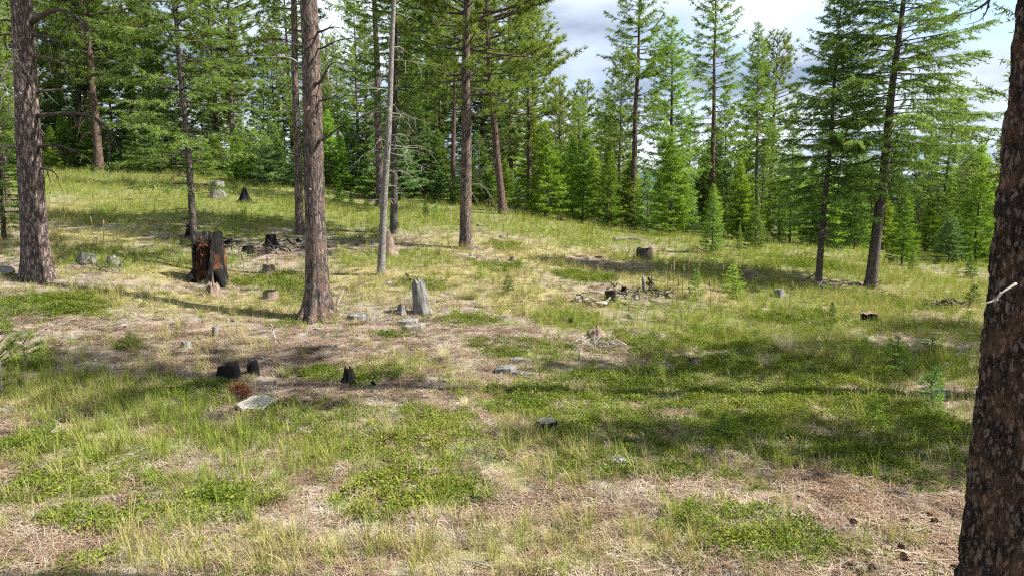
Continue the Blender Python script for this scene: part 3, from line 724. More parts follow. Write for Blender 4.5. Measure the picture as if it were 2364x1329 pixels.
# T1: big pine at the left edge of the view
t, b, ax, rng, rf = hero("ponderosa_pine", "thick pinkish-barked pine trunk with curled bare branches beside the grey boulder", "pine tree", 85, 640, 17.5, (48, 0), 0.315, 22, 1, 'bark_pine',
                         dict(sp='pine', z0=10.0, R=3.0, wood='bark_fir', tuft=8, leaf=(0.20, 0.045)), sides=48, rings=190, rel=0.05, flare=0.6)
for lst, r, mat, tw in (
        ([(72, 52), (105, 32, -.2), (140, 24, -.5), (172, 36, -.7), (192, 56, -.8), (218, 84, -.8)], 0.055, 'dead_dark', 7),
        ([(74, 82), (108, 84, -.3), (138, 98, -.5), (152, 122, -.6)], 0.035, 'dead_dark', 5),
        ([(52, 172, -.1), (34, 140, -.55), (32, 120, -.7), (42, 115, -.75)], 0.040, 'dead_grey', 0),
        ([(34, 140, -.55), (16, 152, -.7), (5, 184, -.75), (18, 208, -.7), (40, 224, -.6)], 0.032, 'dead_grey', 3),
        ([(34, 140, -.55), (50, 148, -.6), (63, 170, -.6)], 0.022, 'dead_grey', 1),
        ([(78, 132), (115, 135, -.2), (140, 146, -.3), (152, 170, -.3)], 0.030, 'dead_dark', 6),
        ([(80, 214), (112, 209, .2), (150, 206, .4)], 0.040, 'dead_dark', 1),
        ([(84, 268), (130, 263, -.2), (195, 264, -.4), (235, 285, -.5), (258, 318, -.5), (276, 346, -.5)], 0.045, 'dead_dark', 9),
        ([(250, 308, -.5), (254, 345, -.5), (250, 375, -.5), (257, 404, -.5)], 0.022, 'dead_dark', 2),
        ([(88, 340), (128, 335, -.3), (166, 346, -.5), (200, 364, -.6), (216, 380, -.6)], 0.036, 'dead_dark', 6),
        ([(90, 388), (118, 394, -.2), (136, 410, -.3)], 0.028, 'dead_dark', 4),
        ([(46, 340), (22, 337, -.1), (-6, 340, -.3)], 0.030, 'dead_grey', 2),
        ([(40, 52), (12, 47, .2), (-20, 50, .4)], 0.040, 'dead_dark', 3),
        ([(44, 84), (10, 80, .3), (-22, 92, .5)], 0.035, 'dead_dark', 4),
        ([(50, 215, -.2), (30, 228, -.5), (22, 250, -.6), (40, 282, -.6)], 0.024, 'dead_grey', 4),
        ([(92, 300), (102, 312, -.1), (100, 335, -.1)], 0.022, 'dead_dark', 1)):
    dead_branch(t, spline(px_pts(b, lst), 16), r * 1.3, mat, rng, tw + 1, 0.9, 0.45, True)
# T2: middle pine
t, b, ax, rng, rf = hero("ponderosa_pine", "stout pine in the middle ground with broken bare limbs and a spreading root flare", "pine tree", 735, 738, 17.0, (714, 0), 0.275, 24, 2, 'bark_pine_grey',
                         dict(sp='pine', z0=11.0, R=2.8, wood='bark_fir', tuft=8, leaf=(0.20, 0.045)), sides=48, rings=190, rel=0.06, flare=1.25)
for lst, r, mat, tw in (
        ([(712, 110), (690, 107, -.2), (649, 90, -.4), (593, 88, -.6)], 0.026, 'dead_dark', 5),
        ([(712, 152), (690, 147, -.2), (663, 133, -.4), (570, 131, -.7)], 0.022, 'dead_grey', 4),
        ([(708, 72), (681, 70, .2), (640, 63, .3), (603, 63, .4)], 0.020, 'dead_dark', 3),
        ([(714, 205), (690, 203, -.2), (636, 196, -.5), (593, 214, -.7)], 0.020, 'dead_dark', 6),
        ([(714, 254), (690, 253, .1), (636, 257, .3), (590, 268, .4)], 0.016, 'dead_grey', 5),
        ([(714, 272), (690, 272), (632, 278, -.1)], 0.014, 'dead_grey', 4),
        ([(718, 364), (700, 361, -.1), (679, 354, -.2)], 0.012, 'dead_grey', 1),
        ([(728, 113), (745, 111, -.2), (785, 93, -.5), (861, 84, -.9)], 0.026, 'dead_dark', 6),
        ([(730, 234), (745, 232, -.2), (794, 221, -.5), (848, 228, -.8)], 0.022, 'dead_dark', 5),
        ([(730, 198), (745, 196), (803, 187, .2)], 0.018, 'dead_grey', 3),
        ([(730, 325, -.1), (746, 322, -.2), (776, 300, -.3), (796, 287, -.4)], 0.040, 'dead_dark', 2),
        ([(728, 195, -.2), (740, 188, -.3), (753, 165, -.5), (771, 145, -.6), (821, 156, -.8)], 0.034, 'dead_dark', 6),
        ([(758, 158, -.5), (757, 178, -.6), (763, 196, -.6), (780, 218, -.7)], 0.018, 'dead_grey', 1),
        ([(728, 75), (745, 72, -.2), (767, 63, -.4), (790, 66, -.5)], 0.030, 'dead_dark', 5),
        ([(712, 60, -.2), (700, 40, -.4), (694, 15, -.5)], 0.026, 'dead_dark', 2),
        ([(712, 250, -.28), (708, 256, -.40)], 0.045, 'dead_dark', 0), ([(728, 285, -.26), (730, 289, -.36)], 0.040, 'dead_dark', 0),
        ([(726, 364, -.26), (728, 368, -.36)], 0.036, 'dead_dark', 0), ([(716, 438, -.28), (714, 436, -.42)], 0.020, 'dead_grey', 0),
        ([(726, 480, -.28), (728, 484, -.37)], 0.030, 'dead_dark', 0)):
    dead_branch(t, spline(px_pts(b, lst), 14), r * 1.25, mat, rng, tw, 0.15, 0.38, True)
# T3: thin pale leaning snag
t, b, ax, rng, rf = hero("dead_larch", "thin leaning dead tree with pale grey bark and bristling bare twigs", "dead tree", 879, 636, 21.0, (911, 0), 0.122, 15, 3, 'bark_grey', None, sides=20, rings=110, rel=0.05, flare=0.25, power=0.9)
random_dead(t, rng, ax, rf, 3.2, 8.8, 30, 1.5, 'twig_pale', 6, 0.15, 0.010)
random_dead(t, rng, ax, rf, 2.2, 4.2, 9, 0.9, 'twig_pale', 5, 0.6, 0.008)
# T4
t, b, ax, rng, rf = hero("ponderosa_pine", "straight dark-trunked pine with a dense long-needled crown above the grassy rise", "pine tree", 1075, 572, 26.0, (1078, 0), 0.235, 19, 4, 'bark_pine_grey',
                         dict(sp='pine', z0=5.0, R=4.0, wood='bark_fir', tuft=24, side_bias=(0.2, 0.12), leaf=(0.22, 0.022)), sides=32, rings=120, flare=0.4)
random_dead(t, rng, ax, rf, 2.4, 6.5, 16, 1.6, 'dead_dark', 5, 0.25, 0.013)
random_dead(t, rng, ax, rf, 1.6, 3.4, 4, 1.3, 'twig_pale', 4, 0.8, 0.010)
# T5
t, b, ax, rng, rf = hero("western_larch", "tall slender larch trunk standing close behind the stout middle pine", "larch tree", 692, 540, 27.0, (677, 0), 0.170, 22, 5, 'bark_pine_grey',
                         dict(sp='larch', z0=8.2, R=2.3, wood='bark_fir'), sides=28, rings=110, flare=0.35)
random_dead(t, rng, ax, rf, 4.0, 9.0, 12, 1.3, 'dead_dark', 5, 0.05, 0.013)
# T6
t, b, ax, rng, rf = hero("western_larch", "straight pinkish larch trunk rising just behind the pale leaning dead tree", "larch tree", 878, 478, 38.0, (867, 60), 0.235, 21, 6, 'bark_pine',
                         dict(sp='larch', z0=8.5, R=2.8, wood='bark_fir', leaf=(0.14, 0.036)), sides=22, rings=80, flare=0.3)
random_dead(t, rng, ax, rf, 6.0, 9.5, 8, 1.3, 'dead_dark', 4, 0.2, 0.014)
# T7
t, b, ax, rng, rf = hero("douglas_fir", "dark-trunked fir with drooping grey twigs behind the pale leaning dead tree", "fir tree", 909, 540, 28.0, (912, 180), 0.165, 12.5, 7, 'bark_fir',
                         dict(sp='fir', z0=4.6, R=2.5, wood='bark_fir', leaf=(0.10, 0.026), side_bias=(0.0, 0.3), spacing=0.32), sides=20, rings=70, flare=0.4)
random_dead(t, rng, ax, rf, 2.0, 5.5, 12, 1.5, 'dead_grey', 5, 0.7, 0.009)
# T8
t, b, ax, rng, rf = hero("ponderosa_pine", "thin red-barked pine seen just beside the dark straight pine trunk", "pine tree", 1045, 462, 42.0, (1049, 190), 0.165, 16, 8, 'bark_red',
                         dict(sp='pine', z0=7.0, R=2.6, wood='bark_fir', leaf=(0.24, 0.030), tuft=12), sides=16, rings=50)
# T9
t, b, ax, rng, rf = hero("ponderosa_pine", "curved red-barked pine with a tangle of bare lower branches at the rise's edge", "pine tree", 1162, 495, 36.0, (1146, 230), 0.215, 16, 9, 'bark_red',
                         dict(sp='pine', z0=5.2, R=3.3, wood='bark_fir', tuft=14, leaf=(0.23, 0.027)), bow=(-0.25, 0), sides=24, rings=80)
random_dead(t, rng, ax, rf, 2.2, 6.5, 22, 2.0, 'dead_dark', 5, 0.35, 0.014)
# T17: thin fir over the burnt stump
t, b, ax, rng, rf = hero("douglas_fir", "thin grey-trunked fir with sparse layered boughs rising behind the burnt stump", "fir tree", 456, 640, 20.8, (404, 0), 0.115, 13, 17, 'bark_fir',
                         dict(sp='fir', z0=2.6, R=2.8, wood='dead_dark', spacing=0.32, per=4.0, elev=(0.05, 0.6), droop=(-0.18, -0.1), twig_sp=0.080, twig_len=(0.24, 0.12), leaf_sp=0.015, leaf=(0.090, 0.021), gap=0.05, prof=thin_p, wood_r=0.016), sides=20, rings=100, flare=0.25)
for lst, tw in (([(437, 405), (415, 403, -.3), (370, 400, -.5), (345, 425, -.6), (335, 452, -.6)], 6), ([(436, 380), (460, 372, -.2), (490, 410, -.3)], 5), ([(440, 480), (400, 484, -.2), (360, 488, -.3)], 5), ([(441, 488), (405, 492, -.3), (365, 510, -.4)], 5),
                ([(443, 488), (462, 486, .2), (477, 480, .3)], 2), ([(446, 515), (425, 514, -.2), (411, 516, -.3)], 3), ([(447, 525), (420, 528, -.2), (392, 530, -.3)], 3), ([(449, 515), (462, 520, .1), (471, 522, .2)], 1), ([(450, 560), (420, 568, -.4), (385, 590, -.6), (369, 602, -.7)], 2)):
    dead_branch(t, spline(px_pts(b, lst), 10), 0.014, 'dead_dark', rng, tw, 0.5, 0.16, True)
random_dead(t, rng, ax, rf, 2.2, 7.0, 14, 1.7, 'dead_dark', 6, 0.2, 0.011)
# T18, T19 and the dark trunks at the left back
t, b, ax, rng, rf = hero("ponderosa_pine", "slender grey pine with a full crown behind the thin fir", "pine tree", 536, 368, 47.0, (529, 0), 0.20, 18, 18, 'bark_pine_grey',
                         dict(sp='pine', z0=4.5, R=3.4, wood='bark_fir', tuft=14, leaf=(0.26, 0.034)), sides=16, rings=50)
random_dead(t, rng, ax, rf, 2.2, 5.5, 10, 1.6, 'dead_dark', 4, 0.4, 0.016)
t, b, ax, rng, rf = hero("ponderosa_pine", "leaning red-barked pine with a kinked trunk at the back of the slope", "pine tree", 230, 398, 44.0, (203, 190), 0.27, 19, 19, 'bark_red',
                         dict(sp='pine', z0=5.6, R=4.2, wood='bark_fir', tuft=16, leaf=(0.26, 0.032), side_bias=(0.3, 0.2)), bow=(0.35, 0), sides=22, rings=70)
random_dead(t, rng, ax, rf, 2.0, 6.5, 18, 2.0, 'dead_dark', 5, 0.8, 0.018)
for px, py, s, q, r0, H, lab, bk, sd in ((183, 386, 51, (180, 240), 0.27, 18, "dark paired pine trunk beside the leaning red-barked pine", 'bark_fir', 20),
                                         (198, 386, 53, (197, 260), 0.20, 16, "reddish trunk in the gap between paired dark pine and leaning pine", 'bark_red', 21),
                                         (141, 383, 55, (137, 240), 0.22, 18, "straight brown pine trunk nearest behind the thick pink-barked pine", 'bark_pine', 22)):
    t, b, ax, rng, rf = hero("ponderosa_pine", lab, "pine tree", px, py, s, q, r0, H, sd, bk, dict(sp='pine', z0=5.5, R=3.4, wood='bark_fir', tuft=12, leaf=(0.28, 0.038)), sides=14, rings=40)
    random_dead(t, rng, ax, rf, 2.0, 6.5, 8, 1.8, 'dead_dark', 4, 0.8, 0.018)
# larches against the sky
t, b, ax, rng, rf = hero("western_larch", "tallest open-branched larch with a bare dark lower trunk against the sky", "larch tree", 1458, 527, 40.0, (1478, 0), 0.20, 15.6, 10, 'bark_pine_grey',
                         dict(sp='larch', z0=5.2, R=2.8, twig_len=(0.19, 0.18), wood='bark_fir', leaf=(0.14, 0.036)), sides=20, rings=70)
random_dead(t, rng, ax, rf, 3.0, 6.5, 14, 1.2, 'dead_dark', 4, 0.2, 0.012)
t, b, ax, rng, rf = hero("western_larch", "shorter dense pointed larch between the two tall open larches", "larch tree", 1548, 540, 42.0, (1552, 90), 0.17, 12.3, 11, 'bark_fir',
                         dict(sp='larch', z0=1.6, R=2.3, twig_len=(0.20, 0.18), wood='bark_fir', per=5.0, spacing=0.30, leaf=(0.14, 0.038), gap=0.0), sides=14, rings=40)
t, b, ax, rng, rf = hero("western_larch", "tall wispy larch with upswept branch tips and a slim reddish trunk", "larch tree", 1643, 520, 44.0, (1652, 0), 0.19, 16.6, 12, 'bark_red',
                         dict(sp='larch', z0=4.2, R=2.7, twig_len=(0.19, 0.18), wood='bark_fir', leaf=(0.14, 0.038)), sides=16, rings=50)
t, b, ax, rng, rf = hero("western_larch", "narrow dense larch with a bare grey stem standing alone right of the wispy larch", "larch tree", 1747, 520, 46.0, (1750, 120), 0.15, 13.6, 13, 'bark_grey',
                         dict(sp='larch', z0=4.6, R=2.0, twig_len=(0.22, 0.18), wood='bark_fir', per=5.2, spacing=0.27, leaf=(0.14, 0.038), gap=0.0, prof=cone_p), sides=14, rings=40)
t, b, ax, rng, rf = hero("ponderosa_pine", "dark long-needled pine half hidden behind the narrow dense larch", "pine tree", 1775, 525, 50.0, (1792, 160), 0.20, 13.6, 14, 'bark_red',
                         dict(sp='pine', z0=5.4, R=2.4, wood='bark_fir', tuft=14, leaf=(0.27, 0.036)), sides=14, rings=40)
# T14, T15: the two firs at right
t, b, ax, rng, rf = hero("douglas_fir", "smaller of the two leaning firs, its boughs reaching almost to the ground", "fir tree", 1889, 650, 25.0, (1926, 200), 0.125, 10.4, 15, 'bark_fir',
                         dict(sp='fir', z0=1.5, R=2.2, wood='bark_fir', spacing=0.21, twig_sp=0.070, twig_len=(0.29, 0.16), leaf_sp=0.0155, leaf=(0.100, 0.026), gap=0.06, jit=0.35, twig_hang=0.22, elev=(-0.1, 0.7)), sides=20, rings=60, flare=0.3)
random_dead(t, rng, ax, rf, 0.9, 2.2, 10, 1.1, 'dead_grey', 6, 0.8, 0.009)
t, b, ax, rng, rf = hero("douglas_fir", "larger fir with a tall dark leaning trunk and broad layered crown", "fir tree", 2010, 663, 25.0, (2074, 90), 0.205, 14.5, 16, 'bark_fir',
                         dict(sp='fir', z0=3.4, R=3.6, wood='bark_fir', spacing=0.24, twig_sp=0.072, twig_len=(0.29, 0.16), leaf_sp=0.0155, leaf=(0.102, 0.026), gap=0.06, jit=0.35, twig_hang=0.22, elev=(-0.02, 0.65)), sides=26, rings=90, flare=0.45)
random_dead(t, rng, ax, rf, 1.6, 4.4, 22, 2.0, 'dead_dark', 6, 0.5, 0.012)
# T16: near pine at the right edge; only its trunk is in the frame
rng = np.random.default_rng(116)
bx, by = 4.10, 5.30
b = np.array([bx, by, gz(bx, by)])
t = thing("ponderosa_pine", "near dark plated pine trunk filling the view's right edge with a broken white twig", "pine tree", b)
ax = Axis(23, (-0.004, 0.0), (0, 0), 0.0, 3)
# bark plates as relief: proud flakes with fissures between them
g_ = Geo()
hh = np.linspace(-0.2, 6.4, 480); aa = np.linspace(0, 2 * math.pi, 190, endpoint=False)
HH, AA = np.meshgrid(hh, aa, indexing='ij')
rad = 0.365 * (1 - np.clip(HH, 0, None) / 23) ** 0.55 + 0.04 * np.exp(-np.clip(HH, 0, None) / 0.5)
Q = np.stack([np.cos(AA) * 3.6, np.sin(AA) * 3.6, HH * 3.2], -1).reshape(-1, 3)
Qw = Q + (np.stack([fbm(Q * 1.5, 61, 2), fbm(Q * 1.5, 62, 2), fbm(Q * 1.5, 63, 2)], 1) - 0.5) * 1.1
def cell_edge(q, seed):
    i0 = np.floor(q).astype(np.int64); d1 = np.full(len(q), 9.0); d2 = np.full(len(q), 9.0); cid = np.zeros(len(q))
    for a in (-1, 0, 1):
        for b_ in (-1, 0, 1):
            for c in (-1, 0, 1):
                ci = i0 + np.array([a, b_, c])
                f = np.stack([_hash(ci[:, 0], ci[:, 1], ci[:, 2], seed + k) for k in range(3)], 1)
                d = np.linalg.norm(ci + f - q, axis=1); near = d < d1
                d2 = np.where(near, d1, np.minimum(d2, d)); cid = np.where(near, f[:, 0], cid); d1 = np.where(near, d, d1)
    return d2 - d1, cid
eg, cid = cell_edge(Qw, 70)
eg2, cid2 = cell_edge(Qw * 2.6 + 5, 80)
rel = (smooth(0.02, 0.28, eg) - 0.8) * 0.030 + (cid - 0.5) * 0.016 + (smooth(0.0, 0.3, eg2) - 0.7) * 0.007 + (cid2 - 0.5) * 0.007 + (fbm(Q * 9, 90, 3) - 0.5) * 0.010
rad = rad + rel.reshape(rad.shape)
C = ax(np.clip(HH, 0, None).ravel()).reshape(*HH.shape, 3)
V = np.stack([C[..., 0] + np.cos(AA) * rad, C[..., 1] + np.sin(AA) * rad, HH], -1)
ii = np.arange(479)[:, None] * 190; j = np.arange(190)[None]; j2 = (j + 1) % 190
g_.add(V, np.stack([ii + j, ii + j2, ii + 190 + j2, ii + 190 + j], -1).reshape(-1, 4))
gt = trunk_geo(ax, 0.365, 0.0, 40, 60, 34, 0.05, power=0.55)
Vu = gt.V[0][0]; keep = Vu[:, 2] > 6.2
Vu[~keep, 2] = 6.2; Vu[~keep, :2] *= 0.4
g_.add(Vu, gt.F[0][0])
link("trunk", g_.mesh("trunk", [M['bark_dark']]), t)
build_crown(rng, 'pine', ax, 13.0, 22.5, t, wood='bark_fir', R=3.2, tuft=9, leaf=(0.20, 0.040), elev=(0.12, 0.85))
for lst, r, mat, tw in (([(2310, -30), (2283, 2, -.1), (2255, 22, -.15), (2228, 32, -.2), (2204, 37, -.2)], 0.012, 'dead_dark', 5), ([(2284, 0, -.1), (2278, 25, -.1), (2262, 48, -.15), (2228, 58, -.2)], 0.008, 'dead_dark', 3),
                        ([(2345, 655, -.36), (2318, 672, -.42), (2306, 682, -.43)], 0.012, 'twig_pale', 0), ([(2312, 676, -.40), (2300, 690, -.42), (2296, 697, -.42)], 0.012, 'twig_pale', 0), ([(2302, 690, -.41), (2285, 697, -.42), (2258, 701, -.42)], 0.011, 'twig_pale', 0)):
    dead_branch(t, spline(px_pts(b, lst), 9), r, mat, rng, tw, 0.6, 0.06)

# ------------------------------------------------------------------ smaller and farther trees, several shapes of each kind
PROTO = {}
def proto(kind, sp, n, H, z0, bark, needles=None, **kw):
    for i in range(n):
        rng_ = np.random.default_rng(1000 + len(PROTO) * 17 + i)
        ax_ = Axis(H, (rng_.normal() * 0.012, rng_.normal() * 0.012), (rng_.normal() * 0.05, rng_.normal() * 0.05), 0.01, i)
        tm = trunk_geo(ax_, kw.get('r0', H * 0.011), 0.3, 10, 22, i, 0.05).mesh("trunk", [M[bark]])
        d = dict(SPECIES[sp]); d.update({k: v for k, v in kw.items() if k != 'r0'})
        cm = crown_geo(rng_, ax_, z0, H, **d).mesh("crown", [M['bark_fir'], M[needles or CROWN_MAT[sp]]])
        PROTO.setdefault(kind, []).append((H, tm, cm))
proto('young_larch', 'larch_young', 4, 6.0, 0.25, 'bark_fir', R=1.35, leaf=(0.125, 0.032), leaf_sp=0.018)
proto('young_fir', 'fir_young', 4, 5.5, 0.2, 'bark_fir', R=1.45, leaf=(0.115, 0.031), leaf_sp=0.018)
proto('blue_fir', 'fir_young', 3, 5.0, 0.15, 'bark_fir', 'fir_blue', R=1.6, leaf=(0.115, 0.031), leaf_sp=0.018)
proto('fir', 'fir', 4, 13.0, 1.0, 'bark_fir', R=2.5, spacing=0.30, twig_sp=0.10, leaf=(0.17, 0.042), leaf_sp=0.026, spread=0.45)
proto('pine', 'pine', 4, 18.0, 4.0, 'bark_red', R=3.1, spacing=0.46, tuft=14, leaf=(0.30, 0.046), tuft_sp=0.20, twig_sp=0.28, r0=0.20)
proto('pine_low', 'pine', 3, 12.0, 1.0, 'bark_red', R=2.5, spacing=0.42, tuft=14, leaf=(0.28, 0.044), tuft_sp=0.19, twig_sp=0.28, r0=0.14)
proto('larch', 'larch', 3, 17.0, 3.0, 'bark_pine_grey', R=2.6, spacing=0.36, per=4.6, twig_sp=0.10, leaf=(0.17, 0.042), leaf_sp=0.026, r0=0.17)
proto('sapling', 'fir_young', 3, 1.2, 0.05, 'bark_fir', 'larch_young', R=0.50, spacing=0.085, per=4.8, twig_sp=0.030, twig_len=(0.36, 0.05), leaf_sp=0.009, leaf=(0.042, 0.013), spread=0.45, wood_r=0.005, r0=0.014)
proto('thin_sapling', 'fir_young', 3, 1.2, 0.18, 'bark_fir', 'fir', R=0.42, spacing=0.085, per=4.6, twig_sp=0.026, twig_len=(0.38, 0.06), leaf_sp=0.009, leaf=(0.044, 0.014), spread=0.45, wood_r=0.005, r0=0.013)
proto('pine_sapling', 'pine', 2, 1.4, 0.12, 'bark_grey', 'pine', R=0.42, spacing=0.15, per=3.8, twig_sp=0.11, twig_len=(0.2, 0.08), tuft=26, tuft_sp=0.05, leaf=(0.13, 0.007), wood_r=0.008, r0=0.022)
NAMES = {'young_larch': ("young_larch", "larch tree"), 'young_fir': ("young_fir", "fir tree"), 'blue_fir': ("young_fir", "fir tree"), 'fir': ("fir_tree", "fir tree"), 'pine': ("pine_tree", "pine tree"),
         'pine_low': ("pine_tree", "pine tree"), 'larch': ("larch_tree", "larch tree"), 'sapling': ("fir_sapling", "sapling"), 'thin_sapling': ("fir_sapling", "sapling"), 'pine_sapling': ("pine_sapling", "sapling")}
rt = np.random.default_rng(55)
_pi = {}
def plant(kind, pos, height, label, group=None, width=1.0):
    _pi[kind] = _pi.get(kind, -1) + 1
    H, tm, cm = PROTO[kind][_pi[kind] % len(PROTO[kind])]
    nm, cat = NAMES[kind]
    o = thing(nm, label, cat, pos, group, rt.uniform(0, 6.28))
    s_ = height / H; o.scale = (s_ * width, s_ * width, s_)
    link("trunk", tm, o); link("crown", cm, o)
    return o
def plant_px(kind, px, py, top, label, s=None, group=None, width=1.0):
    b_ = at(px, py) if s is None else stand(px, py, s)
    H = at_plane(px, top, b_[1])[2] - b_[2]
    return plant(kind, b_, max(H, 0.15), label, group, width)

YG = "young conifers along the forest edge"
for kind, px, py, top, s, w, lab in (
    ('young_larch', 1258, 508, 285, 37.5, 1.15, "bright young larch just right of the curved red-barked pine"),
    ('young_larch', 1343, 515, 300, 38.5, 1.0, "bright slim young larch, middle of the three before the open-branched larch"),
    ('young_larch', 1404, 522, 335, 38.0, 0.95, "shortest bright young larch close left of the open-branched larch trunk"),
    ('young_larch', 1545, 550, 320, 36.5, 1.3, "broad bright young larch below the dense pointed larch"),
    ('young_fir', 1493, 528, 400, 38.5, 1.2, "small dark young fir just right of the open-branched larch trunk"),
    ('blue_fir', 1597, 540, 455, 38.5, 0.9, "small bluish young fir between bright larch and lone dark-stemmed sapling"),
    ('young_larch', 1702, 560, 372, 38.0, 1.1, "bright pointed young larch below the narrow dense larch"),
    ('young_fir', 1742, 588, 475, 33.0, 1.25, "low bushy young fir at the foot of the pointed bright larch"),
    ('young_fir', 1643, 581, 445, 29.8, 0.85, "lone young fir with a dark bare stem in the tree shadow"),
    ('young_fir', 1706, 583, 520, 31.5, 0.75, "tiny pointed fir between the lone young fir and low bushy fir"),
    ('blue_fir', 632, 438, 285, 41.0, 1.15, "round blue-green young fir behind the slender larch trunk"),
    ('young_larch', 556, 434, 320, 42.0, 1.3, "yellow-green young larch beside the grey cut stump at the back"),
    ('young_fir', 803, 440, 262, 44.0, 1.1, "pointed yellowish fir framed between the stout pine and pinkish larch"),
    ('young_larch', 785, 474, 412, 37.5, 1.3, "low bright bush-like larch below the pointed yellowish fir"),
    ('young_fir', 812, 478, 440, 36.5, 1.0, "knee-high fir beside the low bright bush-like larch"),
    ('blue_fir', 1018, 480, 385, 42.0, 1.25, "bluish young fir left of the thin red-barked pine"),
    ('young_fir', 983, 512, 452, 33.0, 0.7, "small slim fir on the grass right of the dark-trunked fir"),
    ('young_larch', 2080, 626, 432, 33.0, 1.1, "bright young larch just right of the larger fir's trunk"),
    ('blue_fir', 2188, 608, 492, 35.0, 1.2, "rounded blue-green young fir on the far grass at the clearing's edge"),
    ('young_larch', 2252, 604, 385, 36.0, 1.3, "tall bright young larch nearest the dark near trunk"),
    ('young_fir', 2105, 632, 572, 31.0, 1.0, "short fir at the foot of the bright larch by larger fir"),
    ('young_fir', 2240, 640, 590, 30.5, 1.4, "low spreading green shrub-like fir on the sunny far grass"),
    ('fir', 1822, 575, 290, 38.0, 1.0, "dense dark fir filling the gap left of the two leaning firs"),
    ('fir', 1960, 590, 330, 40.0, 1.0, "dark fir standing behind and between the two leaning firs"),
    ('fir', 2165, 590, 190, 44.0, 1.0, "tall fir rising behind the larger leaning fir's crown"),
    ('pine', 1222, 500, 30, 45.0, 1.1, "full-crowned pine behind the curved red-barked pine"),
    ('pine', 1180, 490, -60, 49.0, 1.1, "tallest pine at the forest's sky edge behind the curved pine"),
    ('pine_low', 1290, 510, 200, 50.0, 1.0, "rounded dark pine behind the leftmost bright young larch"),
    ('pine_low', 1335, 512, 235, 54.0, 0.9, "narrow-topped dark pine behind the slim middle bright larch"),
    ('pine', 1425, 525, 120, 47.0, 0.9, "dense-crowned pine directly behind the open-branched larch"),
    ('pine_low', 1625, 530, 330, 55.0, 1.0, "dark pine low behind the wispy larch"),
    ('pine', 1668, 530, 230, 50.0, 0.8, "dark-crowned pine close behind the wispy larch trunk"),
    ('larch', 20, 470, -200, 30.0, 1.0, "leafy larch behind the thick pink-barked pine at the clearing's edge"),
    ('fir', 6, 522, 200, 21.5, 1.5, "dark shaded fir boughs low beside the thick pink-barked pine"),
    ('larch', 2425, 770, -560, 13.5, 1.05, "shaded larch boughs showing past the near dark trunk's sky side"),
    ('pine', 315, 392, -90, 50.0, 1.15, "broad-crowned pine behind the thin grey-trunked fir's boughs"),
    ('fir', 370, 410, 120, 47.0, 1.0, "dark fir seen through the thin fir's lower boughs"),
    ('pine', 640, 420, 60, 52.0, 1.0, "hazy pine showing left of the stout middle pine"),
    ('fir', 745, 455, 100, 50.0, 1.0, "fir behind the stout middle pine's bare limbs"),
    ('larch', 830, 460, -60, 48.0, 1.0, "light green larch crown above the pointed yellowish fir"),
    ('fir', 955, 478, 130, 44.0, 1.0, "greyish fir right of the pale leaning dead tree"),
    ('pine', 985, 480, -80, 52.0, 1.0, "pine crown between the pale dead tree and dark straight pine"),
    ('larch', 1015, 470, -20, 49.0, 1.0, "bright larch crown left of the dark straight pine's trunk"),
    ('pine', 1110, 485, 60, 50.0, 1.0, "shaded pine between the dark straight pine and curved pine"),
    ('young_fir', 690, 440, 330, 44.0, 1.0, "dark young fir directly behind the slender larch's trunk"),
    ('fir', 280, 400, 230, 50.0, 0.9, "small dark fir right of the leaning red-barked pine"),
    ('young_larch', 330, 402, 300, 46.0, 1.3, "yellow-green young larch at the back of the sunny slope"),
    ('young_larch', 480, 425, 330, 44.0, 1.4, "bright bushy larch behind the thin grey fir trunk"),
    ('blue_fir', 590, 432, 340, 43.0, 1.0, "small blue-green fir left of the round blue-green fir"),
    ('young_fir', 1095, 482, 380, 44.0, 1.2, "shaded young fir right of the dark straight pine's trunk"),
    ('young_fir', 1195, 500, 420, 41.0, 1.2, "shaded young fir at the curved red-barked pine's foot"),
    ('fir', 1730, 560, 420, 48.0, 1.0, "dark fir behind the bright pointed young larch"),
    ('fir', 2050, 600, 320, 46.0, 1.0, "dark green fir behind the larger leaning fir's trunk"),
    ('fir', 2222, 606, 330, 39.0, 1.25, "full green fir closing the gap right of the larger fir"),
    ('fir', 2290, 600, 300, 43.0, 1.0, "tall shaded fir nearest behind the near trunk's edge")):
    plant_px(kind, px, py, top, lab, s, YG if kind.startswith(('young', 'blue')) else "trees of the forest edge", w)

